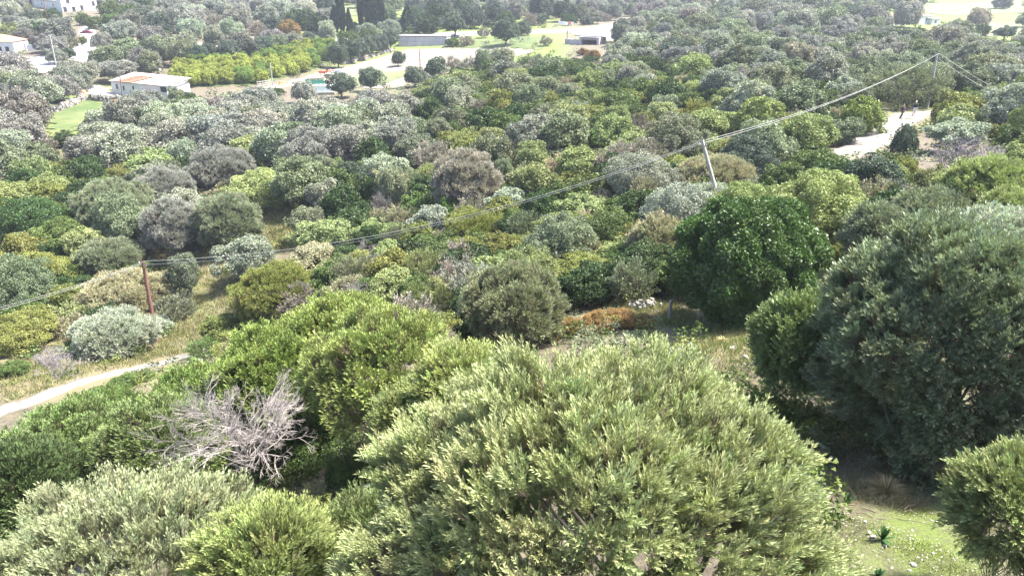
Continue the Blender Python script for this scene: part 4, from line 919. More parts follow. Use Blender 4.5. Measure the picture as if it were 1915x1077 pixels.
# ------------------------------------------------------------------ shrubs and trees read off the photograph
D, G_, GG, SI, MG, YG, PA, ST, PI_, OR, BR, BG = 'dark green', 'mid-green', 'grey-green', 'silvery', 'mauve-grey', 'yellow-green', 'pale green', 'straw-tinged', 'pinkish', 'orange-brown', 'bright green', 'blue-green'
HAND = [
 (28,283,80,75,'o',SI),(80,272,52,36,'t',PI_),(121,262,50,32,'b',D),(170,283,90,55,'o',MG),(228,268,92,60,'o',SI),(74,299,44,32,'b',G_),
 (165,325,82,60,'b',D),(95,325,72,45,'b',YG),(279,308,120,54,'b',PA),(310,352,122,75,'o',MG),(215,387,155,100,'o',GG),(88,366,92,48,'b',YG),(66,412,150,85,'b',D),
 (122,440,162,68,'b',G_),(203,480,122,62,'o',GG),(66,505,150,70,'b',YG),(277,402,30,44,'t',YG),(237,434,28,18,'b',BR),(325,422,125,105,'o',MG),(428,412,130,100,'o',GG),
 (415,317,142,80,'o',MG),(343,290,64,54,'o',SI),(490,352,158,72,'b',PA),(458,482,112,78,'o',SI),(345,515,72,78,'o',GG),
 (627,283,76,48,'o',PA),(702,297,88,76,'b',D),(603,318,62,52,'o',GG),(652,328,54,50,'o',BG),(568,337,70,60,'o',GG),(775,280,72,62,'o',GG),(815,295,86,56,'t',PI_),
 (873,337,138,112,'o',PI_),(942,330,46,60,'o',GG),(690,372,62,80,'b',D),(733,357,72,76,'o',GG),(712,392,44,52,'t',MG),(778,342,62,46,'t',GG),(640,388,86,80,'b',D),
 (578,417,86,56,'o',GG),(612,442,112,66,'o',PA),(785,388,92,52,'b',G_),(835,402,52,60,'b',BR),(747,416,76,54,'t',ST),(897,386,30,26,'b',BR),(950,377,86,50,'o',SI),
 (690,450,62,56,'b',D),(737,448,52,52,'t',GG),(793,464,96,50,'b',G_),(890,428,122,62,'t',YG),(945,458,66,42,'b',YG),(592,484,106,56,'o',ST),(660,492,92,46,'b',YG),
 (727,492,46,42,'t',ST),(790,503,90,80,'t',PA),(865,500,110,80,'b',D),(520,545,178,104,'t',YG),(470,560,60,60,'b',D),
 (992,299,78,64,'o',PA),(1005,340,52,46,'o',GG),(1088,311,114,66,'o',PA),(1190,290,58,42,'t',ST),(1165,332,118,76,'b',D),(1070,346,72,50,'b',YG),(1118,354,52,42,'b',G_),
 (1208,368,60,70,'t',ST),(1095,393,118,60,'b',PA),(1010,392,88,70,'b',D),(1265,316,92,50,'b',YG),(1338,332,156,80,'t',ST),(1395,298,132,82,'b',BG),(1330,379,122,56,'o',SI),
 (1250,386,76,60,'b',G_),(1120,436,142,82,'b',G_),(1232,455,122,112,'t',ST),(1015,456,92,42,'b',YG),(1090,497,132,48,'b',YG),(1020,484,62,42,'b',BR),(985,426,72,56,'t',GG),
 (970,465,62,48,'b',YG),(1090,540,118,84,'b',D),(1180,530,96,84,'t',GG),(780,555,56,60,'t',PA),(830,560,52,56,'t',PA),(900,625,100,70,'b',D),(660,520,90,80,'t',GG),
 (1540,322,122,82,'b',G_),(1630,337,122,86,'b',BG),(1682,322,64,52,'b',YG),(1503,377,92,82,'b',GG),(1580,402,112,62,'b',YG),(1850,350,182,102,'o',PA),(1745,346,82,70,'o',PA),
 (1745,400,152,74,'o',GG),(1640,442,132,122,'t',GG),(1495,196,118,82,'b',GG),(1608,220,92,70,'b',YG),(1585,224,52,34,'t',PI_),(1565,247,92,52,'b',GG),(1494,252,60,58,'b',PA),
 (1690,165,152,78,'t',GG),(1795,212,104,70,'b',YG),(1850,214,112,62,'b',YG),(1790,252,112,56,'o',SI),(1692,266,54,62,'b',BG),(1915,290,70,60,'b',G_),(1880,248,60,34,'b',YG),
 (1405,200,116,70,'b',D),(1330,240,110,62,'o',PA),(1250,185,76,66,'b',D),(1180,147,56,42,'o',SI),(1150,125,58,40,'o',MG),(1165,195,88,44,'b',G_),
 (1225,262,72,46,'b',PA),(1300,215,70,50,'t',YG),(1160,220,42,40,'o',PA),(1190,245,58,56,'t',PI_),(1130,235,70,40,'b',G_),(1120,255,80,30,'b',BR),(1055,240,60,54,'o',YG),
 (1000,130,54,40,'b',G_),(1015,150,80,50,'b',D),(1080,150,60,44,'b',D),(960,225,70,56,'b',D),(905,235,90,60,'b',D),(1000,215,60,50,'b',G_),(940,195,70,50,'b',YG),(860,190,70,50,'o',SI),
 (900,160,56,40,'b',G_),(805,215,64,54,'b',D),(770,250,70,58,'o',GG),(700,215,66,50,'o',MG),(745,205,60,46,'o',GG),(820,250,56,50,'o',GG),(870,265,70,50,'t',PA),
 (110,166,76,44,'o',MG),(145,138,88,44,'o',MG),(45,213,96,88,'o',MG),(12,190,50,60,'o',MG),(40,165,50,34,'o',MG),(88,170,40,30,'o',GG),
 (205,112,76,46,'o',GG),(245,98,76,46,'o',GG),(278,122,60,48,'o',GG),(225,132,80,34,'o',MG),(190,80,40,32,'o',MG),(215,62,52,40,'o',MG),(300,95,60,50,'o',GG),(340,100,52,44,'o',GG),(372,105,40,36,'o',BG),
 (398,72,46,42,'o',SI),(350,82,50,40,'o',SI),(430,95,44,34,'o',BG),(462,92,46,34,'o',BG),(492,86,44,32,'o',BG),(520,82,40,30,'o',GG),(548,78,42,32,'o',SI),(577,74,34,26,'o',BG),
 (610,62,42,40,'o',SI),(632,105,48,40,'o',BG),(655,97,44,38,'o',BG),(676,92,40,36,'o',BG),(693,86,38,34,'o',BG),(710,82,36,32,'o',BG),(728,76,36,30,'o',BG),(685,62,44,32,'o',SI),(728,58,46,36,'o',SI),
 (944,60,58,46,'o',BG),(905,62,26,22,'t',PI_),(745,111,28,26,'o',BG),(813,130,44,40,'b',BG),(775,144,44,34,'o',BG),(795,146,26,20,'o',MG),(692,150,50,40,'o',BG),(640,160,58,42,'o',BG),(569,173,50,38,'o',MG),(522,172,26,14,'b',D),
 (880,122,40,26,'t',PI_),(850,120,34,26,'t',PI_),(905,112,44,34,'o',GG),(940,110,50,36,'o',GG),(845,80,30,16,'b',G_),(873,78,34,18,'t',PI_),(1022,78,26,20,'t',PI_),
 (1010,18,46,48,'o',BG),(990,40,30,26,'t',PI_),(1170,50,26,24,'b',BG),(1180,60,22,18,'o',MG),(1210,38,28,24,'b',PA),(1110,104,34,18,'b',OR),(1090,98,24,14,'b',OR),(1175,68,22,12,'b',OR),
 (1350,165,44,22,'b',OR),(1395,103,30,18,'b',OR),(1830,35,44,34,'o',PI_),(1835,58,40,22,'b',D),(1880,62,40,24,'o',BG),(1592,72,22,18,'b',D),(1875,8,36,22,'b',BG),(1720,4,24,16,'b',D),
 (482,55,34,28,'t',PI_),(495,30,56,34,'o',MG),(560,40,60,40,'b',D),(595,48,50,40,'b',D),(540,55,50,30,'b',OR),(820,30,50,40,'b',D),(850,45,52,40,'o',BG),(885,35,46,44,'b',BG),(925,28,40,40,'b',BG),(870,15,40,30,'b',D),
 (800,50,44,36,'b',D),(960,25,40,36,'o',PI_),(245,28,50,34,'b',G_),(210,20,50,34,'b',G_),(175,45,32,24,'b',G_),(155,38,28,22,'b',G_),(60,28,44,22,'b',BG),(98,28,36,22,'b',D),(40,12,36,16,'b',YG),
 (75,82,40,12,'b',D),(18,112,40,20,'b',D),(40,120,28,16,'b',G_),(60,52,60,26,'o',MG),(30,42,50,26,'o',MG),(85,50,42,24,'o',SI),(20,58,50,26,'t',PA),(130,82,36,24,'t',GG),(155,76,16,14,'b',YG),
 (60,145,40,34,'b',D),(66,165,30,26,'b',G_),(330,178,34,26,'o',GG),(355,184,30,22,'b',D),(270,185,66,30,'o',MG),
 (20,545,74,56,'o',PA),(55,535,110,70,'b',D),(230,545,170,72,'t',ST),(140,585,110,46,'t',PA),(215,605,160,48,'o',SI),(40,620,150,80,'b',YG),(300,605,50,28,'o',SI),
 (230,712,56,30,'b',G_),(270,704,40,20,'b',G_),(140,642,60,18,'b',YG),(30,685,60,26,'b',G_),(415,612,90,50,'b',YG),(330,575,80,50,'t',GG),(475,600,60,40,'t',YG),
 (500,790,130,120,'b',G_),(590,820,200,130,'b',G_),(650,760,120,80,'b',D),(670,880,140,110,'b',G_),(560,740,130,70,'b',D),(190,760,150,60,'t',G_),(330,770,140,60,'t',G_),
 (455,645,110,50,'t',YG),(540,628,110,50,'t',YG),(615,615,80,44,'t',YG),(820,600,60,40,'t',PA),(380,650,70,30,'t',G_),
 (1400,352,70,44,'b',GG),(1420,385,80,44,'b',G_),(1470,338,46,30,'b',G_),
 (5,1000,170,120,'t',GG),(-20,700,60,40,'b',G_),(20,880,120,90,'t',G_),
 (1440,760,100,50,'t',BR),(1500,770,70,36,'t',BR),(1560,470,50,36,'b',YG),(1550,640,60,60,'t',GG),(1640,620,170,140,'o',GG),(1690,520,200,110,'o',GG),(1860,470,240,150,'o',SI),(1890,400,120,80,'o',PA),
]
LB = {(520,545):'rounded yellow-green dome of twigs beside the wooden pole slope', (873,337):'large pinkish grey olive just left of the centre',
 (702,297):'compact conical dark green tree among grey olives', (1690,168):'broad olive crown left of the tall pale pole, behind the track',
 (944,60):'solitary dark olive on the verge of the road', (745,111):'lone small olive standing in the ploughed field', (1338,332):'wide cream-tipped shrub below the pale leaning pole',
 (1795,212):'yellow-green bush beside the foot of the tall pale pole', (1692,266):'blue-green olive bush at the right edge of the white gravel track',
 (277,402):'small yellow-leaved sapling between two grey olives', (230,712):'low green bush on the lower edge of the dirt track'}
for e in HAND:
    if e[2] >= 118 and e[4] in 'ot' and e[1] > 300:
        hero('near', *e[:4], e[5], LB.get((e[0], e[1])), None, int(e[0] + e[1]), None, st=e[4], nb=12, stems=2 if e[4] == 'o' else 4, r0=.05, pl=.7, pb=.30 if e[4] == 't' else .10,
             low=-.6, col=tuple(np.array(TONE[e[5]]) * rg.uniform(1.25, 1.5)), tm='bark' if e[4] == 'o' else 'twig'); continue
    place(*e[:6], label=LB.get((e[0], e[1])))
for a, b, w, h in ((975,615,80,44),(1030,608,90,46),(1080,612,80,44),(1120,596,84,36),(1165,592,80,34),(1205,600,60,30)):
    o = place(a, b, w, h, 'b', 'orange-brown', q=.5, pr=PROTO['bush_near'][a % 3]); o.name = 'spurge_shrub'; o['category'] = 'shrub'; TREES[-1][4] = 'spurge_shrub'
NOUN['spurge_shrub'] = 'low shrub'; NOUN['olive_shrub'] = 'olive shrub'

# ------------------------------------------------------------------ citrus orchard, rows on the hillside
def hgt_ok(px, py): return True
def px_of(x, y, z): return proj(x, y, z)
def rows(poly, dx, dy, Rr, st, tones, name, label, group, jit=.25, q=.8, rot=.35, mesh='bush_mid'):
    W2 = np.array([G(a, b)[:2] for a, b in poly]); c0 = W2.mean(0); n = 0
    for i in range(-24, 25):
        for j in range(-24, 25):
            u, v = i * dx, j * dy; x = c0[0] + u * math.cos(rot) - v * math.sin(rot) + rg.normal(0, jit); y = c0[1] + u * math.sin(rot) + v * math.cos(rot) + rg.normal(0, jit)
            z = gz1(x, y); a, b, d = px_of(x, y, z)
            if not inside(np.array([a]), np.array([b]), poly)[0]: continue
            if name == 'citrus_tree' and n >= 290: continue
            lst = PROTO[mesh]; pr = lst[int(rg.integers(len(lst)))]; r2 = Rr * rg.uniform(.85, 1.2)
            tone = tones[int(rg.integers(len(tones)))] if name != 'citrus_tree' else (YG if (a < 430 and b > 128) or (500 < a < 570 and b > 118) or rg.random() < .25 else BR)
            c = np.clip(np.array({YG: (.22, .25, .05), BR: (.115, .175, .035)}[tone] if name == 'citrus_tree' else TONE[tone]) * rg.uniform(.85, 1.2), 0, .8)
            o = add(name, pr[0], None, (x, y, z + r2 * q * .75), rg.uniform(0, 6), (r2, r2, r2 * q), c, label=label, cat=NOUN.get(name, 'olive tree'), group=group); n += 1
            TREES.append([x, y, r2, o, name, tone, a, b, True, 20])
rows(POLY['orchard'], 4.3, 4.3, 2.45, 'b', [YG, BR], 'citrus_tree', 'fruit tree of the close-planted yellow-green orchard above the farm path', 'orchard trees')
rows([(1555,-6),(1700,-6),(1712,10),(1650,22),(1592,24),(1560,8)], 8.0, 8.0, 2.0, 'o', [BG], 'olive_tree', 'small dark olive of the even rows on the far pale hillside', 'olives planted in rows', .5, .9, .5, 'olive_mid')

# ------------------------------------------------------------------ cypresses, conifer, palms
def spindle(name, seed, n, L, Wd, wob=.16):
    g = np.random.default_rng(seed); t = g.random(n) ** .8; r_ = np.sin(np.clip(t * .93 + .05, 0, 1) * np.pi) ** .55 * (1 - .45 * t) * (1 + wob * np.sin(t * 31 + seed))
    a = g.uniform(0, 6.283, n); rr = r_ * g.uniform(.75, 1.05, n) * (1 + .12 * np.sin(a * 3 + t * 9))
    P = np.stack([rr * np.cos(a), rr * np.sin(a), t], 1); D = nrm(np.stack([np.cos(a) * .35, np.sin(a) * .35, np.full(n, .3)], 1) + g.normal(0, .15, (n, 3)))
    V, F, k = leaves_geo(P, D, nrm(np.stack([np.cos(a), np.sin(a), a * 0], 1) + g.normal(0, .4, (n, 3))), np.full(n, L) * g.uniform(.6, 1.4, n), np.full(n, Wd))
    return raw_mesh(name, V, F, k, [M['leaf_green']], None, {'rnd': ('FACE', 'FLOAT', np.clip(g.normal(.45, .2, n), 0, 1))})
sm = spindle('cypress_crown', 3, 4200, .13, .10)
for i, (a, yb, w, top, lb) in enumerate(((641,66,18,-26,'tallest slim cypress standing by itself at the left of the group'),(677,60,12,-20,'very slender cypress between the slim one and the dark pair'),
    (697,62,30,-14,'broad dark cypress, left one of the dark pair'),(712,60,22,-40,'tall dark cypress, right one of the dark pair'),(655,68,14,30,'short cypress tucked right of the slim one'),(628,66,16,24,'short dark cypress at the left foot of the slim one'))):
    Pb = G(a, yb); d = proj(*Pb)[2]; hgt = (yb - top) * d / FPX * 1.05; r2 = w / 2 * d / FPX
    root = add('cypress_tree', None, loc=tuple(Pb), label=lb, cat='cypress', group='cypresses behind the road')
    c = add('crown', sm, root, (0, 0, .8), i * 1.3, (r2, r2, hgt), (.028, .045, .028)); V, F = tubes([([(0,0,-.5),(0,0,2.5)],[.25,.2])], 6); add('trunk', raw_mesh('trunk', V, F, 4, [M['bark']]), root)
    TREES.append([Pb[0], Pb[1], r2, root, 'cypress_tree', 'x', a, yb, True, w])
g = np.random.default_rng(9); n = 5200; t = g.random(n) ** 1.2; tier = (t * 11) % 1; rr = (1 - t) ** .8 * (1 - .45 * tier) * g.uniform(.6, 1.05, n); a_ = g.uniform(0, 6.28, n)
P = np.stack([rr * np.cos(a_), rr * np.sin(a_), t * 1.5 - rr * .12], 1); D_ = nrm(np.stack([np.cos(a_), np.sin(a_), a_ * 0 - .1], 1) + g.normal(0, .25, (n, 3)))
V, F, k = leaves_geo(P, D_, nrm(g.normal(0, .5, (n, 3)) + [0, 0, 1]), np.full(n, .12), np.full(n, .06))
cm = raw_mesh('conifer_crown', V, F, k, [M['leaf_green']], None, {'rnd': ('FACE', 'FLOAT', np.clip(g.normal(.45, .2, n), 0, 1))})
for a, yb, w, hh, lb in ((764, 66, 58, 46, 'dark tiered conifer right of the cypresses behind the road'),):
    Pb = G(a, yb); d = proj(*Pb)[2]; r2 = w / 2 * d / FPX
    root = add('conifer_tree', None, loc=tuple(Pb), label=lb, cat='conifer'); add('crown', cm, root, (0, 0, 1), 0, (r2, r2, hh * d / FPX / 1.5), (.035, .055, .042))
    V, F = tubes([([(0,0,-.5),(0,0,3)],[.3,.2])], 6); add('trunk', raw_mesh('trunk', V, F, 4, [M['bark']]), root); TREES.append([Pb[0], Pb[1], r2, root, 'conifer_tree', 'x', a, yb, True, w])
def palm(a, yb, ht, rad, col, label, seed):
    g = np.random.default_rng(seed); Pb = G(a, yb); d = proj(*Pb)[2]; H_ = ht * d / FPX; r2 = rad * d / FPX
    root = add('palm_tree', None, loc=tuple(Pb), label=label, cat='palm'); V, F = tubes([([(0,0,-.4),(.05,0,H_*.5),(0,.05,H_)],[.38,.30,.32])], 8)
    add('trunk', raw_mesh('trunk', V, F, 4, [M['bark']]), root)
    Ps, Ds, Ns, Ls, Ws = [], [], [], [], []
    for i in range(46):
        an = i * 2.4; el = g.uniform(-.5, 1.3); dh = np.array([math.cos(an), math.sin(an), 0]); s_ = np.linspace(.1, 1, 22)
        arc = dh[None] * (s_ * math.cos(el * .6))[:, None] * r2 + np.array([0, 0, 1.])[None] * ((s_ * math.sin(el) - .55 * s_ ** 2)[:, None] * r2)
        sd_ = np.array([-dh[1], dh[0], 0])
        for sgn in (-1, 1):
            Ps.append(arc); Ds.append(nrm(sd_ * sgn + dh * .8 + np.array([0, 0, -.25]) + g.normal(0, .1, arc.shape))); Ns.append(np.tile([0, 0, 1.], (22, 1)) + g.normal(0, .2, arc.shape))
            Ls.append(.34 * r2 * (1.05 - .7 * s_)); Ws.append(np.full(22, .05 * r2))
    V, F, k = leaves_geo(np.concatenate(Ps), np.concatenate(Ds), nrm(np.concatenate(Ns)), np.concatenate(Ls), np.concatenate(Ws))
    add('fronds', raw_mesh('fronds', V, F, k, [M['leaf']], None, {'rnd': ('FACE', 'FLOAT', g.random(len(F)))}), root, (0, 0, H_), 0, None, col)
    TREES.append([Pb[0], Pb[1], r2 * .6, root, 'palm_tree', 'x', a, yb, True, 30])
palm(124, 57, 14, 19, (.20, .20, .13), 'date palm with drooping grey fronds and orange heart, left of the lane', 1)
palm(8, 128, 18, 12, (.06, .12, .03), 'small green palm at the left edge below the tiled house', 2)
palm(28, 150, 28, 20, (.06, .13, .03), 'taller green palm right of the small one at the left edge', 3)

# ------------------------------------------------------------------ fill: the rest of the scrub, in world space
TX = np.array([t[0] for t in TREES]); TY = np.array([t[1] for t in TREES]); TR = np.array([t[2] for t in TREES])
trk = np.concatenate([np.column_stack([c[::2], np.full(len(c[::2]), w)]) for c, w in TRACKS])
FE = EXC + [[(150,36),(200,36),(205,110),(140,110)], [(500,140),(760,90),(770,110),(640,180),(500,186)], [(1010,50),(1140,50),(1150,100),(1010,100)],
            [(60,640),(380,600),(420,660),(300,720),(0,800),(0,690)], [(490,370),(560,370),(560,470),(490,470)], [(1300,560),(1440,560),(1400,700),(1300,700)],
            [(1520,420),(1580,430),(1590,560),(1520,540)], [(1540,760),(1915,860),(1915,1200),(1500,1200)], [(1640,190),(1760,190),(1740,235),(1600,310),(1540,300)], [(225,420),(270,425),(265,450),(225,445)], [(1700,255),(1890,250),(1900,350),(1700,350)], [(290,470),(440,440),(470,560),(300,640)]]
def zone(a, b):
    u = rg.random()
    def pick(*p):
        v = u; 
        for q, s, t in p:
            if v < q: return s, t
            v -= q
        return p[0][1:]
    if b < 165 and a < 620: return pick((.62,'o',MG),(.14,'o',SI),(.10,'o',BG),(.06,'b',D),(.05,'t',PI_),(.03,'b',G_))
    if b < 70 and a < 1180: return pick((.35,'b',BG),(.25,'o',BG),(.14,'o',MG),(.14,'b',D),(.08,'o',GG),(.04,'t',PI_))
    if b < 135: return pick((.34,'o',MG),(.24,'o',GG),(.14,'o',SI),(.10,'o',BG),(.10,'b',G_),(.05,'b',D),(.03,'b',OR))
    if a < 760 and b < 330: return pick((.62,'o',MG),(.22,'o',SI),(.10,'o',GG),(.06,'b',G_))
    if a > 1350 and b < 200: return pick((.28,'o',GG),(.18,'o',SI),(.16,'o',MG),(.2,'b',G_),(.1,'b',PA),(.08,'t',GG))
    return pick((.20,'b',G_),(.14,'b',D),(.16,'o',GG),(.12,'o',PA),(.09,'b',PA),(.09,'b',YG),(.08,'t',ST),(.07,'o',SI),(.05,'t',PI_))
cand = []
NC = 30000
dd_ = np.exp(rg.uniform(math.log(34), math.log(470), NC)); ux = rg.uniform(-.80, .80, NC)
Xc = ux * dd_; Yc = dd_ * 1.03
Zc = gz(Xc, Yc); dpt = Yc * CP - Zc * SP; PXc = CW + FPX * Xc / dpt; PYc = CH + FPX * (-Zc * CP - Yc * SP) / dpt
fx, fy, fr, fi = [], [], [], []
fillspec = []
for i in range(NC):
    a, b, x, y, z, d = PXc[i], PYc[i], Xc[i], Yc[i], Zc[i], dpt[i]
    if a < -60 or a > 1975 or b < -8 or b > 640: continue
    st, tone = zone(a, b)
    Rr = (rg.uniform(3.3, 4.9) if (st == 'o' and a < 760 and 150 < b < 345) else rg.uniform(2.5, 4.2) if st == 'o' else rg.uniform(1.5, 3.0)) * (1.7 if d > 230 else 1.2 if d > 150 else 1.0) * (.85 if d < 70 else 1)
    sp = (.62 if a < 760 and b > 150 else .70) if d < 200 else 1.08
    if len(TX) and np.any((TX - x) ** 2 + (TY - y) ** 2 < (sp * .86 * (TR + Rr)) ** 2): continue
    if np.any((trk[:, 0] - x) ** 2 + (trk[:, 1] - y) ** 2 < (trk[:, 2] + Rr * .8) ** 2): continue
    pts = np.array([(a, b), (a, b - Rr * .8 * FPX / d), (a, b - Rr * 1.55 * FPX / d), (a - Rr*.8*FPX/d, b - Rr * .8 * FPX / d), (a + Rr*.8*FPX/d, b - Rr * .8 * FPX / d)])
    if any(inside(pts[:, 0], pts[:, 1], pl).any() for pl in FE): continue
    TX = np.append(TX, x); TY = np.append(TY, y); TR = np.append(TR, Rr)
    fillspec.append((Rr * 2 * FPX / d, x, y, z, Rr, st, tone, a, b, d))
fillspec.sort(key=lambda s: -s[0])
quota = {'o': 300, 'b': 300, 't': 295, 'm': 260}
for t in TREES:
    k = {'olive_tree': 'o', 'evergreen_bush': 'b', 'twiggy_shrub': 't'}.get(t[4])
    if k: quota[k] -= 1
mass = []
for w, x, y, z, Rr, st, tone, a, b, d in fillspec:
    if st == 'b' and tone in (PA, YG, BG, OR): st = 'm'
    if quota[st] <= 0 or w < 15: mass.append((x, y, z, Rr, st, tone)); continue
    quota[st] -= 1
    q = rg.uniform(.7, .95) if st == 'o' else rg.uniform(.6, .85)
    hc = Rr * (q * .72 + .12) if st == 'o' else Rr * q * .62
    build(x, y, z, Rr, hc, q, st, tone, w, part=w > 34, cx=a, cy=b - hc * FPX / d)
print('trees', len(TREES), 'mass', len(mass), 'fill', len(fillspec))
def massmesh(name, items, nper, lf, label, tri=True, ts=.3, nt=26, body=0.0):
    Vs, Fs, Cs, Rs, off = [], [], [], [], 0
    lib = [crown_geo(400 + i, nt, nper, lf, lf * .95, ts=ts, style='ball', low=-.4, lob=.25, inner=.05) for i in range(6)]
    bv, bf = _cubesphere(2); bf = np.concatenate([bf[:, [0, 1, 2]], bf[:, [0, 2, 3]]])
    for i, (x, y, z, Rr, st, tone) in enumerate(items):
        P, D_, NV, Ls, Ws, rnd, *_ = lib[int(rg.integers(6))]
        an = rg.uniform(0, 6.28); c, s = math.cos(an), math.sin(an); Mx = np.array([[c, s, 0], [-s, c, 0], [0, 0, 1]])
        V, F, k = leaves_geo(P @ Mx, D_ @ Mx, NV @ Mx, Ls, Ws, tri)
        if body:
            q_ = bv * (body * (1 + .13 * np.sin(bv @ np.array([3.1, 2.3, 4.1]) * 1.7 + i * 1.3) + rg.normal(0, .07, len(bv))))[:, None]
            F = np.concatenate([F, bf + len(V)]); V = np.concatenate([V, q_]); rnd = np.concatenate([rnd, np.full(len(bf), .45)])
        V = V * [Rr, Rr, Rr * .8] + [x, y, z + Rr * .6]
        Vs.append(V); Fs.append(F + off); off += len(V)
        col = np.clip(np.array(TONE[tone]) * rg.normal(1, .035, 3) * rg.uniform(.68, 1.25), 0, .8)
        Cs.append(np.tile([*col, 1], (len(F), 1))); Rs.append(rnd)
    me = raw_mesh(name, np.concatenate(Vs), np.concatenate(Fs), k, [M['leaf_mass']], None,
                  {'rnd': ('FACE', 'FLOAT', np.concatenate(Rs)), 'col': ('FACE', 'FLOAT_COLOR', np.concatenate(Cs))})
    return add(name, me, kind='stuff', label=label)
def far_mass(name, items, label):
    """the canopy past the countable trees: one object, crowns set on points by geometry nodes"""
    pc = bpy.data.collections.new('far_crown_kinds')
    for i, (k, j) in enumerate((('olive_mid', 0), ('olive_mid', 2), ('olive_mid', 4), ('bush_mid', 1), ('bush_mid', 3), ('twiggy_mid', 0))):
        m_ = PROTO[k][j][0].copy(); m_.materials[0] = M['leaf_far']; o_ = bpy.data.objects.new('crown_%s' % chr(97 + i), m_); pc.objects.link(o_)
    me = bpy.data.meshes.new(name); n = len(items); P, C, SC, RO, IX = [], [], [], [], []
    for x, y, z, Rr, st, tone in items:
        q = rg.uniform(.7, .95); P.append((x, y, z + Rr * q * .62)); C.append([*np.clip(np.array(TONE[tone]) * rg.normal(1, .035, 3) * rg.uniform(.72, 1.22), 0, .8), 1])
        SC.append((Rr, Rr, Rr * q)); RO.append((0, 0, rg.uniform(0, 6.28))); IX.append(int(rg.integers(3)) if st == 'o' else 5 if st == 't' else 3 + int(rg.integers(2)))
    me.vertices.add(n); me.vertices.foreach_set('co', np.array(P, np.float32).ravel())
    for an, ty, arr, key in (('col', 'FLOAT_COLOR', C, 'color'), ('siz', 'FLOAT_VECTOR', SC, 'vector'), ('rot', 'FLOAT_VECTOR', RO, 'vector'), ('pick', 'INT', IX, 'value')):
        at = me.attributes.new(an, ty, 'POINT'); at.data.foreach_set(key, np.array(arr, np.int32 if ty == 'INT' else np.float32).ravel())
    me.update(); o = add(name, me, kind='stuff', label=label)
    ng = bpy.data.node_groups.new('far_crowns', 'GeometryNodeTree'); ng.interface.new_socket('Geometry', in_out='INPUT', socket_type='NodeSocketGeometry'); ng.interface.new_socket('Geometry', in_out='OUTPUT', socket_type='NodeSocketGeometry')
    gi, go = ng.nodes.new('NodeGroupInput'), ng.nodes.new('NodeGroupOutput'); ci = ng.nodes.new('GeometryNodeCollectionInfo'); ci.inputs[0].default_value = pc; ci.inputs['Separate Children'].default_value = True; ci.inputs['Reset Children'].default_value = True
    ip = ng.nodes.new('GeometryNodeInstanceOnPoints'); ip.inputs['Pick Instance'].default_value = True; L_ = ng.links.new
    def na(nm_, ty):
        q_ = ng.nodes.new('GeometryNodeInputNamedAttribute'); q_.data_type = ty; q_.inputs[0].default_value = nm_; return q_.outputs[0]
    er = ng.nodes.new('FunctionNodeEulerToRotation'); L_(na('rot', 'FLOAT_VECTOR'), er.inputs[0])
    L_(gi.outputs[0], ip.inputs['Points']); L_(ci.outputs[0], ip.inputs['Instance']); L_(na('pick', 'INT'), ip.inputs['Instance Index']); L_(er.outputs[0], ip.inputs['Rotation']); L_(na('siz', 'FLOAT_VECTOR'), ip.inputs['Scale'])
    L_(ip.outputs[0], go.inputs[0]); md = o.modifiers.new('crowns', 'NODES'); md.node_group = ng; return o
if mass: far_mass('far_scrub', mass, 'far scrub and olive canopy merging beyond the road')
# low ground scrub in every gap
und = []
n = 15000; d0 = np.exp(rg.uniform(math.log(6), math.log(330), n)); u0 = rg.uniform(-.8, .8, n); X0 = u0 * d0; Y0 = d0 * 1.0; Z0 = gz(X0, Y0)
dp = Y0 * CP - Z0 * SP; A0 = CW + FPX * X0 / dp; B0 = CH + FPX * (-Z0 * CP - Y0 * SP) / dp
NOU = [v for k, v in POLY.items() if k not in ('bank', 'machines', 'orange_low')] + [[(1300,600),(1440,590),(1420,720),(1290,720)], [(1540,860),(1915,900),(1915,1200),(1500,1200)]]
sparse = [[(60,640),(380,600),(420,660),(300,720),(0,800),(0,690)], [(490,370),(560,370),(560,470),(490,470)], [(290,470),(440,440),(470,560),(300,640)], [(1520,420),(1590,430),(1590,560),(1520,560)]]
for i in range(n):
    x, y, z, a, b = X0[i], Y0[i], Z0[i], A0[i], B0[i]
    if not (-60 < a < 1975 and -5 < b < 1000): continue
    if np.any((trk[:, 0] - x) ** 2 + (trk[:, 1] - y) ** 2 < (trk[:, 2] + .5) ** 2): continue
    q = (np.array([a]), np.array([b]))
    if any(inside(*q, p)[0] for p in NOU): continue
    if any(inside(*q, p)[0] for p in sparse) and rg.random() < .4: continue
    st, tone = zone(a, b); tone = [tone, G_, GG, YG, D][int(rg.integers(5))]
    und.append((x, y, z - .25, rg.uniform(.35, .75) * (1 + dp[i] / 160), st, tone))
und = und[:3600]
far_ = [e for e in und if e[1] > 42]; near_ = [(e[0], e[1], e[2], e[3] * 1.1, e[4], [GG, G_, YG][int(rg.integers(3))]) for e in und if e[1] <= 42][:800]
massmesh('undergrowth', far_, 60, .27, 'low mixed scrub covering the ground between the bushes', ts=.34, nt=14)
massmesh('undergrowth', near_, 200, .125, 'low green scrub between the large near shrubs', ts=.26, nt=22)
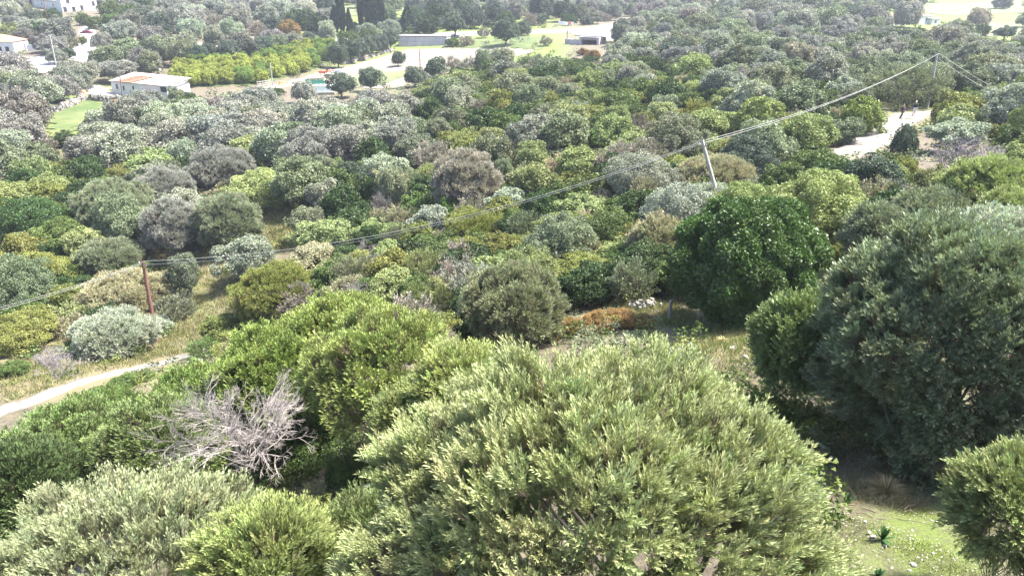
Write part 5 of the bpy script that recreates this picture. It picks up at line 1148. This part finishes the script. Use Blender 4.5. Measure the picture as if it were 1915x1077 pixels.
# ------------------------------------------------------------------ near ground: grass, stones, twigs
def grass(name, polys, n, hmin, hmax, wid, cols, label, clump=.35, lean=.5, seed=5, kper=12):
    g = np.random.default_rng(seed); V, F, C, Rn = [], [], [], []
    per = n // len(polys)
    for poly in polys:
        W2 = np.array([G(a, b)[:2] for a, b in poly]); lo, hi_ = W2.min(0) - .5, W2.max(0) + .5; pl = [tuple(p) for p in W2]
        nc = per // kper; c = g.uniform(lo, hi_, (nc * 4, 2)); c = c[inside(c[:, 0], c[:, 1], pl)][:nc]
        nn = np.ones(len(c), bool)
        for cc_, w_ in TRACKS[:2]:
            dd2 = ((c[:, None, :] - cc_[None, ::2]) ** 2).sum(-1).min(1); nn &= dd2 > (w_ * .62) ** 2
        c = c[nn]; 
        if len(c) == 0: continue
        sz = g.uniform(.5, 1.3, len(c)); xy = np.repeat(c, kper, 0) + g.normal(0, 1, (len(c) * kper, 2)) * np.repeat(sz, kper)[:, None] * clump
        z = gz(xy[:, 0], xy[:, 1]) - .03; P = np.column_stack([xy, z]); m = len(P)
        off = nrm(np.column_stack([xy - np.repeat(c, kper, 0), np.zeros(m)])); D_ = nrm(off * g.uniform(.1, lean * 1.6, m)[:, None] + [0, 0, 1] + g.normal(0, .2, (m, 3)))
        L_ = g.uniform(hmin, hmax, m) * np.repeat(sz, kper); sd_ = nrm(np.cross(D_, g.normal(0, 1, (m, 3)))) * wid
        tip = P + D_ * L_[:, None]; tip[:, 2] -= L_ * .12
        V.append(np.stack([P - sd_, P + sd_, tip], 1).reshape(-1, 3)); cl = np.array(cols)[np.repeat(g.integers(0, len(cols), len(c)), kper)]
        C.append(np.column_stack([cl * .55 * g.uniform(.75, 1.25, (m, 1)), np.ones(m)])); Rn.append(g.random(m))
    V = np.concatenate(V); F = np.arange(len(V)).reshape(-1, 3)
    return add(name, raw_mesh(name, V, F, 3, [M['leaf_mass']], None, {'rnd': ('FACE', 'FLOAT', np.concatenate(Rn)), 'col': ('FACE', 'FLOAT_COLOR', np.concatenate(C))}), kind='stuff', label=label)
STR = [(.36,.32,.17),(.26,.28,.11),(.22,.28,.08),(.38,.34,.20)]
grass('dry_grass', [[(60,655),(380,590),(460,640),(300,668),(0,770),(0,690)], [(490,370),(570,370),(560,470),(480,480)], [(290,480),(450,440),(480,580),(300,640)]], 40000, .25, .7, .026, STR, 'straw-coloured grass tussocks on the slope above the dirt track')
grass('dry_grass', [[(1290,600),(1440,560),(1450,640),(1390,740),(1290,700)], [(1100,565),(1290,560),(1300,620),(1200,600)], [(1520,430),(1600,430),(1600,560),(1520,560)]], 20000, .2, .5, .014, STR + [(.22,.30,.06)], 'dry grass clumps in the clearing below the big oak', seed=6)
grass('short_grass', [[(1520,850),(1915,870),(1990,1200),(1480,1200)]], 56000, .02, .08, .005, [(.22,.30,.05),(.30,.36,.10),(.36,.32,.16),(.14,.22,.04)], 'thin green grass on the stony ground at the bottom right', clump=.12, seed=7)
grass('dry_litter', [[(1540,780),(1760,800),(1800,940),(1600,960)]], 16000, .12, .38, .006, [(.34,.26,.16),(.42,.34,.22),(.20,.22,.08)], 'dry brown grass under the shade of the blue-grey olive', clump=.2, lean=1.2, seed=8)
# drooping dry tussocks
def tussock(name, px, py, n, L_, w_, cols, label, seed, cat='grass tussock', droop=.9, green=False):
    g = np.random.default_rng(seed); B = G(px, py); an = g.uniform(0, 6.28, n); el = g.uniform(.25, 1.35, n); Ls = L_ * g.uniform(.6, 1.1, n); P = []; s_ = np.linspace(0, 1, 6)
    dh = np.stack([np.cos(an), np.sin(an), an * 0], 1)
    pts = dh[:, None] * (np.cos(el)[:, None] * s_ * Ls[:, None])[..., None] + np.array([0, 0, 1.]) * ((np.sin(el)[:, None] * s_ - droop * .55 * s_ ** 2) * Ls[:, None])[..., None]
    sd_ = np.stack([-np.sin(an), np.cos(an), an * 0], 1)[:, None] * (w_ * (1.02 - s_)[None, :, None] ** .6)
    V = np.stack([pts - sd_, pts + sd_], 2).reshape(-1, 3); F = []
    base = (np.arange(n) * 12)[:, None, None]; q = np.arange(5)[None, :, None] * 2; F = (base + q + np.array([0, 1, 3, 2])[None, None]).reshape(-1, 4)
    C = np.repeat(np.column_stack([np.array(cols)[g.integers(0, len(cols), n)] * .6 * g.uniform(.8, 1.2, (n, 1)), np.ones(n)]), 5, 0)
    return add(name, raw_mesh(name, V, F, 4, [M['leaf_mass']], None, {'rnd': ('FACE', 'FLOAT', np.repeat(g.random(n), 5)), 'col': ('FACE', 'FLOAT_COLOR', C)}), loc=tuple(B), label=label, cat=cat)
tussock('grass_tussock', 1655, 925, 420, .85, .006, [(.45,.36,.22),(.36,.27,.15),(.24,.26,.10)], 'big drooping dry tussock in front of the shaded olive', 1)
tussock('grass_tussock', 1625, 868, 120, .6, .005, [(.5,.46,.36),(.40,.36,.24)], 'pale thin tussock behind the big drooping one', 2)
tussock('grass_tussock', 1400, 600, 260, .8, .012, [(.28,.26,.12),(.40,.34,.2)], 'arching grass tussock at the foot of the big oak', 3)
tussock('grass_tussock', 1350, 640, 200, .5, .012, [(.5,.44,.24)], 'straw tussock at the left of the clearing', 4)
def squill(px, py, n, L_, label, seed):
    g = np.random.default_rng(seed); B = G(px, py); root = add('squill_plant', None, loc=tuple(B), label=label, cat='plant')
    for i in range(n):
        an = i * 2.4 + g.normal(0, .2); el = g.uniform(.55, 1.45); s_ = np.linspace(0, 1, 7); l = L_ * g.uniform(.75, 1.1); dh = np.array([math.cos(an), math.sin(an), 0]); sd_ = np.array([-dh[1], dh[0], 0])
        pts = dh * (math.cos(el) * s_ * l)[:, None] + np.array([0, 0, 1.]) * ((math.sin(el) * s_ - .18 * s_ ** 2) * l)[:, None]; wv = (.028 * np.sin(np.clip(s_ * .8 + .22, 0, 1) * np.pi) ** .7)[:, None]
        V = np.stack([pts - sd_ * wv, pts + dh * -.006, pts + sd_ * wv], 1).reshape(-1, 3); F = [[r*3+c, r*3+c+1, r*3+c+4, r*3+c+3] for r in range(6) for c in range(2)]
        add('leaf', raw_mesh('leaf', V, np.array(F), 4, [M['leaf_green']], None, {'rnd': ('FACE', 'FLOAT', np.full(12, g.uniform(.3, .7)))}, True), root, col=(.03, .08, .027))
squill(1650, 1008, 18, .34, 'dark green strap-leaved squill plant on the stony ground', 1)
squill(1583, 940, 12, .30, 'dark squill plant tucked against the huge olive', 2)
squill(1642, 1078, 8, .2, 'small squill at the bottom edge of the stony ground', 3)
# stones
def stone_mesh(seed):
    g = np.random.default_rng(seed); P = nrm(g.normal(0, 1, (26, 3))) * g.uniform(.8, 1.1, (26, 1)) * [1, .75, .5]
    import bmesh; bm = bmesh.new(); [bm.verts.new(p) for p in P]; bmesh.ops.convex_hull(bm, input=bm.verts); bmesh.ops.triangulate(bm, faces=bm.faces)
    me = bpy.data.meshes.new('stone'); bm.to_mesh(me); bm.free(); me.materials.append(M['stone_white']); return me
SM = [stone_mesh(i) for i in range(4)]
for i, (a, b, s, lb) in enumerate(((1633,1003,.09,'pale stone touching the left of the squill plant'),(1626,995,.07,'small pale stone up left of the squill plant'),(1709,1056,.11,'whitest stone near the bottom edge, right of the small squill'),
    (1700,1066,.07,'flat pale stone below the whitest stone'),(1668,1062,.06,'small stone left of the whitest one'),(1618,975,.06,'lone pale stone near the fallen twigs'),(1745,1034,.06,'pale stone right of the squill on the green patch'),
    (1370,652,.30,'large white stone in the dry clearing'),(1395,668,.2,'smaller white stone in the dry clearing'),(1560,812,.28,'grey slab in the shade between the two big olives'),(1706,992,.06,'small stone on the bright moss right of the squill'),(1655,1020,.07,'round stone just below the squill plant'))):
    B = G(a, b); s *= .62; add('stone', SM[i % 4], None, (B[0], B[1], B[2] + s * .1), i, s, label=lb, cat='stone')
g = np.random.default_rng(12); W2 = np.array([G(a, b)[:2] for a, b in ((1530,950),(1800,960),(1915,1080),(1560,1110))]); c = g.uniform(W2.min(0), W2.max(0), (800, 2)); z = gz(c[:, 0], c[:, 1])
Vs, Fs, off = [], [], 0
for i in range(len(c)):
    me = SM[i % 4]; v = np.array([q.co for q in me.vertices]) * g.uniform(.006, .022); an = g.uniform(0, 6); ca, sa = math.cos(an), math.sin(an)
    v = np.column_stack([v[:, 0]*ca - v[:, 1]*sa, v[:, 0]*sa + v[:, 1]*ca, v[:, 2]]) + [c[i, 0], c[i, 1], z[i]]; Vs.append(v); Fs.append(np.array([list(p.vertices) for p in me.polygons]) + off); off += len(v)
add('pebbles', raw_mesh('pebbles', np.concatenate(Vs), np.concatenate(Fs), 3, [M['stone_white']]), kind='stuff', label='scattered white pebbles on the mossy ground')
for (a, b), (c_, d_), lb in (((1575,945),(1740,985),'long thin dead stick lying across the ground below the tussock'),((1690,955),(1745,935),'short dead stick crossing the end of the long one'),((1600,962),(1668,975),'thin stick beside the long dead one')):
    A, B = G(a, b), G(c_, d_); t = np.linspace(0, 1, 7)[:, None]; P = A * (1 - t) + B * t - A; P[:, 2] += .04 + .03 * np.sin(t[:, 0] * 9); P[:, 1] += .03 * np.sin(t[:, 0] * 7)
    tube_obj('dead_stick', [(P, np.linspace(.013, .005, 7))], M['twig'], None, 5, loc=tuple(A), label=lb, cat='stick')

# ------------------------------------------------------------------ labels: each tree by its look and the landmark it stands nearest to
MARK = [(280,560,'the red-brown pole'),(1315,285,'the pale leaning pole'),(1745,150,'the tall pale pole'),(1650,105,'the dark pole by the far scrub'),(262,165,'the long white shed'),(140,12,'the top-left white house'),
 (470,135,'the citrus orchard'),(860,110,'the ploughed field'),(790,82,'the retaining wall'),(1102,78,'the culvert'),(695,40,'the cypresses'),(1705,40,'the far white house'),(1697,214,'the two walkers'),(1392,480,'the big dark oak'),
 (1785,292,'the lilac leafless shrub'),(702,297,'the conical dark tree'),(873,335,'the big pinkish olive'),(1060,605,'the orange-brown scrub'),(140,215,'the green meadow'),(520,430,'the small grassy gap'),(520,545,'the yellow-green dome'),
 (958,560,'the domed pale shrub'),(1620,280,'the white gravel track'),(1780,600,'the tall blue-grey olive'),(445,800,'the big leafless shrub'),(590,155,'the green wagon'),(12,95,'the tiled house'),(1515,40,'the pole by the hillside rows'),
 (1065,48,'the road signs'),(1232,455,'the tan willowy shrub'),(1340,336,'the cream-tipped shrub'),(150,705,'the dirt track'),(1850,350,'the right-hand pale olive'),(944,60,'the solitary roadside olive'),(335,52,'the upper grove pole'),
 (490,352,'the pale-topped bush'),(1165,330,'the speckled dark bush'),(1690,165,'the olive by the tall pole'),(1405,200,'the dark bush above the wires'),(1836,112,'the short dark pole')]
MP = np.array([(a, b) for a, b, _ in MARK], float)
ORD = ['nearest', 'second nearest', 'third nearest', 'fourth nearest', 'fifth nearest', 'sixth nearest', 'seventh nearest', 'eighth nearest']
bk = {}
def plural(w): return w + ('es' if w.endswith('sh') else 's')
for t in TREES:
    if t[8] or t[6] is None: continue
    a, b = t[6], t[7]; dv = (MP - [a, b]) * [1, 1.5]; dist = np.hypot(dv[:, 0], dv[:, 1]); dist[dist < 8] = 1e9; k = int(np.argmin(dist)); dx, dy = a - MP[k, 0], b - MP[k, 1]
    dr = ('left of' if dx < 0 else 'right of') if abs(dx) > abs(dy) * 1.3 else ('above' if dy < 0 else 'below')
    bk.setdefault((t[5], t[4], k, dr), []).append((dist[k], t))
for (tone, nm, k, dr), lst in bk.items():
    lst.sort(key=lambda s: s[0]); noun = NOUN.get(nm, nm.replace('_', ' '))
    for i, (_, t) in enumerate(lst):
        if i < len(ORD):
            t[3]['label'] = f"{tone} {noun} {dr} {MARK[k][2]}" + (f", {ORD[i]} to it" if len(lst) > 1 else ", alone of its look")
            if len(t[3]['label'].split()) > 16: t[3]['label'] = t[3]['label'].replace(' to it', '').replace(', alone of its look', '')
            t[3]['group'] = plural(noun) + ' of the scrub'
        else:
            t[3]['label'] = f"{tone} {noun} in the crowd {dr} {MARK[k][2]}"; t[3]['group'] = f"{tone} {plural(noun)} farther {dr} {MARK[k][2]}"
# ------------------------------------------------------------------ air
m, t, o = mat('valley_haze')
v = N(t, 'ShaderNodeVolumePrincipled'); v.inputs['Color'].default_value = (.80, .86, 1.0, 1); v.inputs['Density'].default_value = HAZE; v.inputs['Anisotropy'].default_value = .2
t.links.new(v.outputs[0], o.inputs['Volume'])
zt = max(3.0, float(gzz[(gy < 700)].max()) + 12)
hz = boxes('haze', [(0, 510, (zt - 62) / 2, 1640, 1120, zt + 62)], m); hz['kind'] = 'stuff'
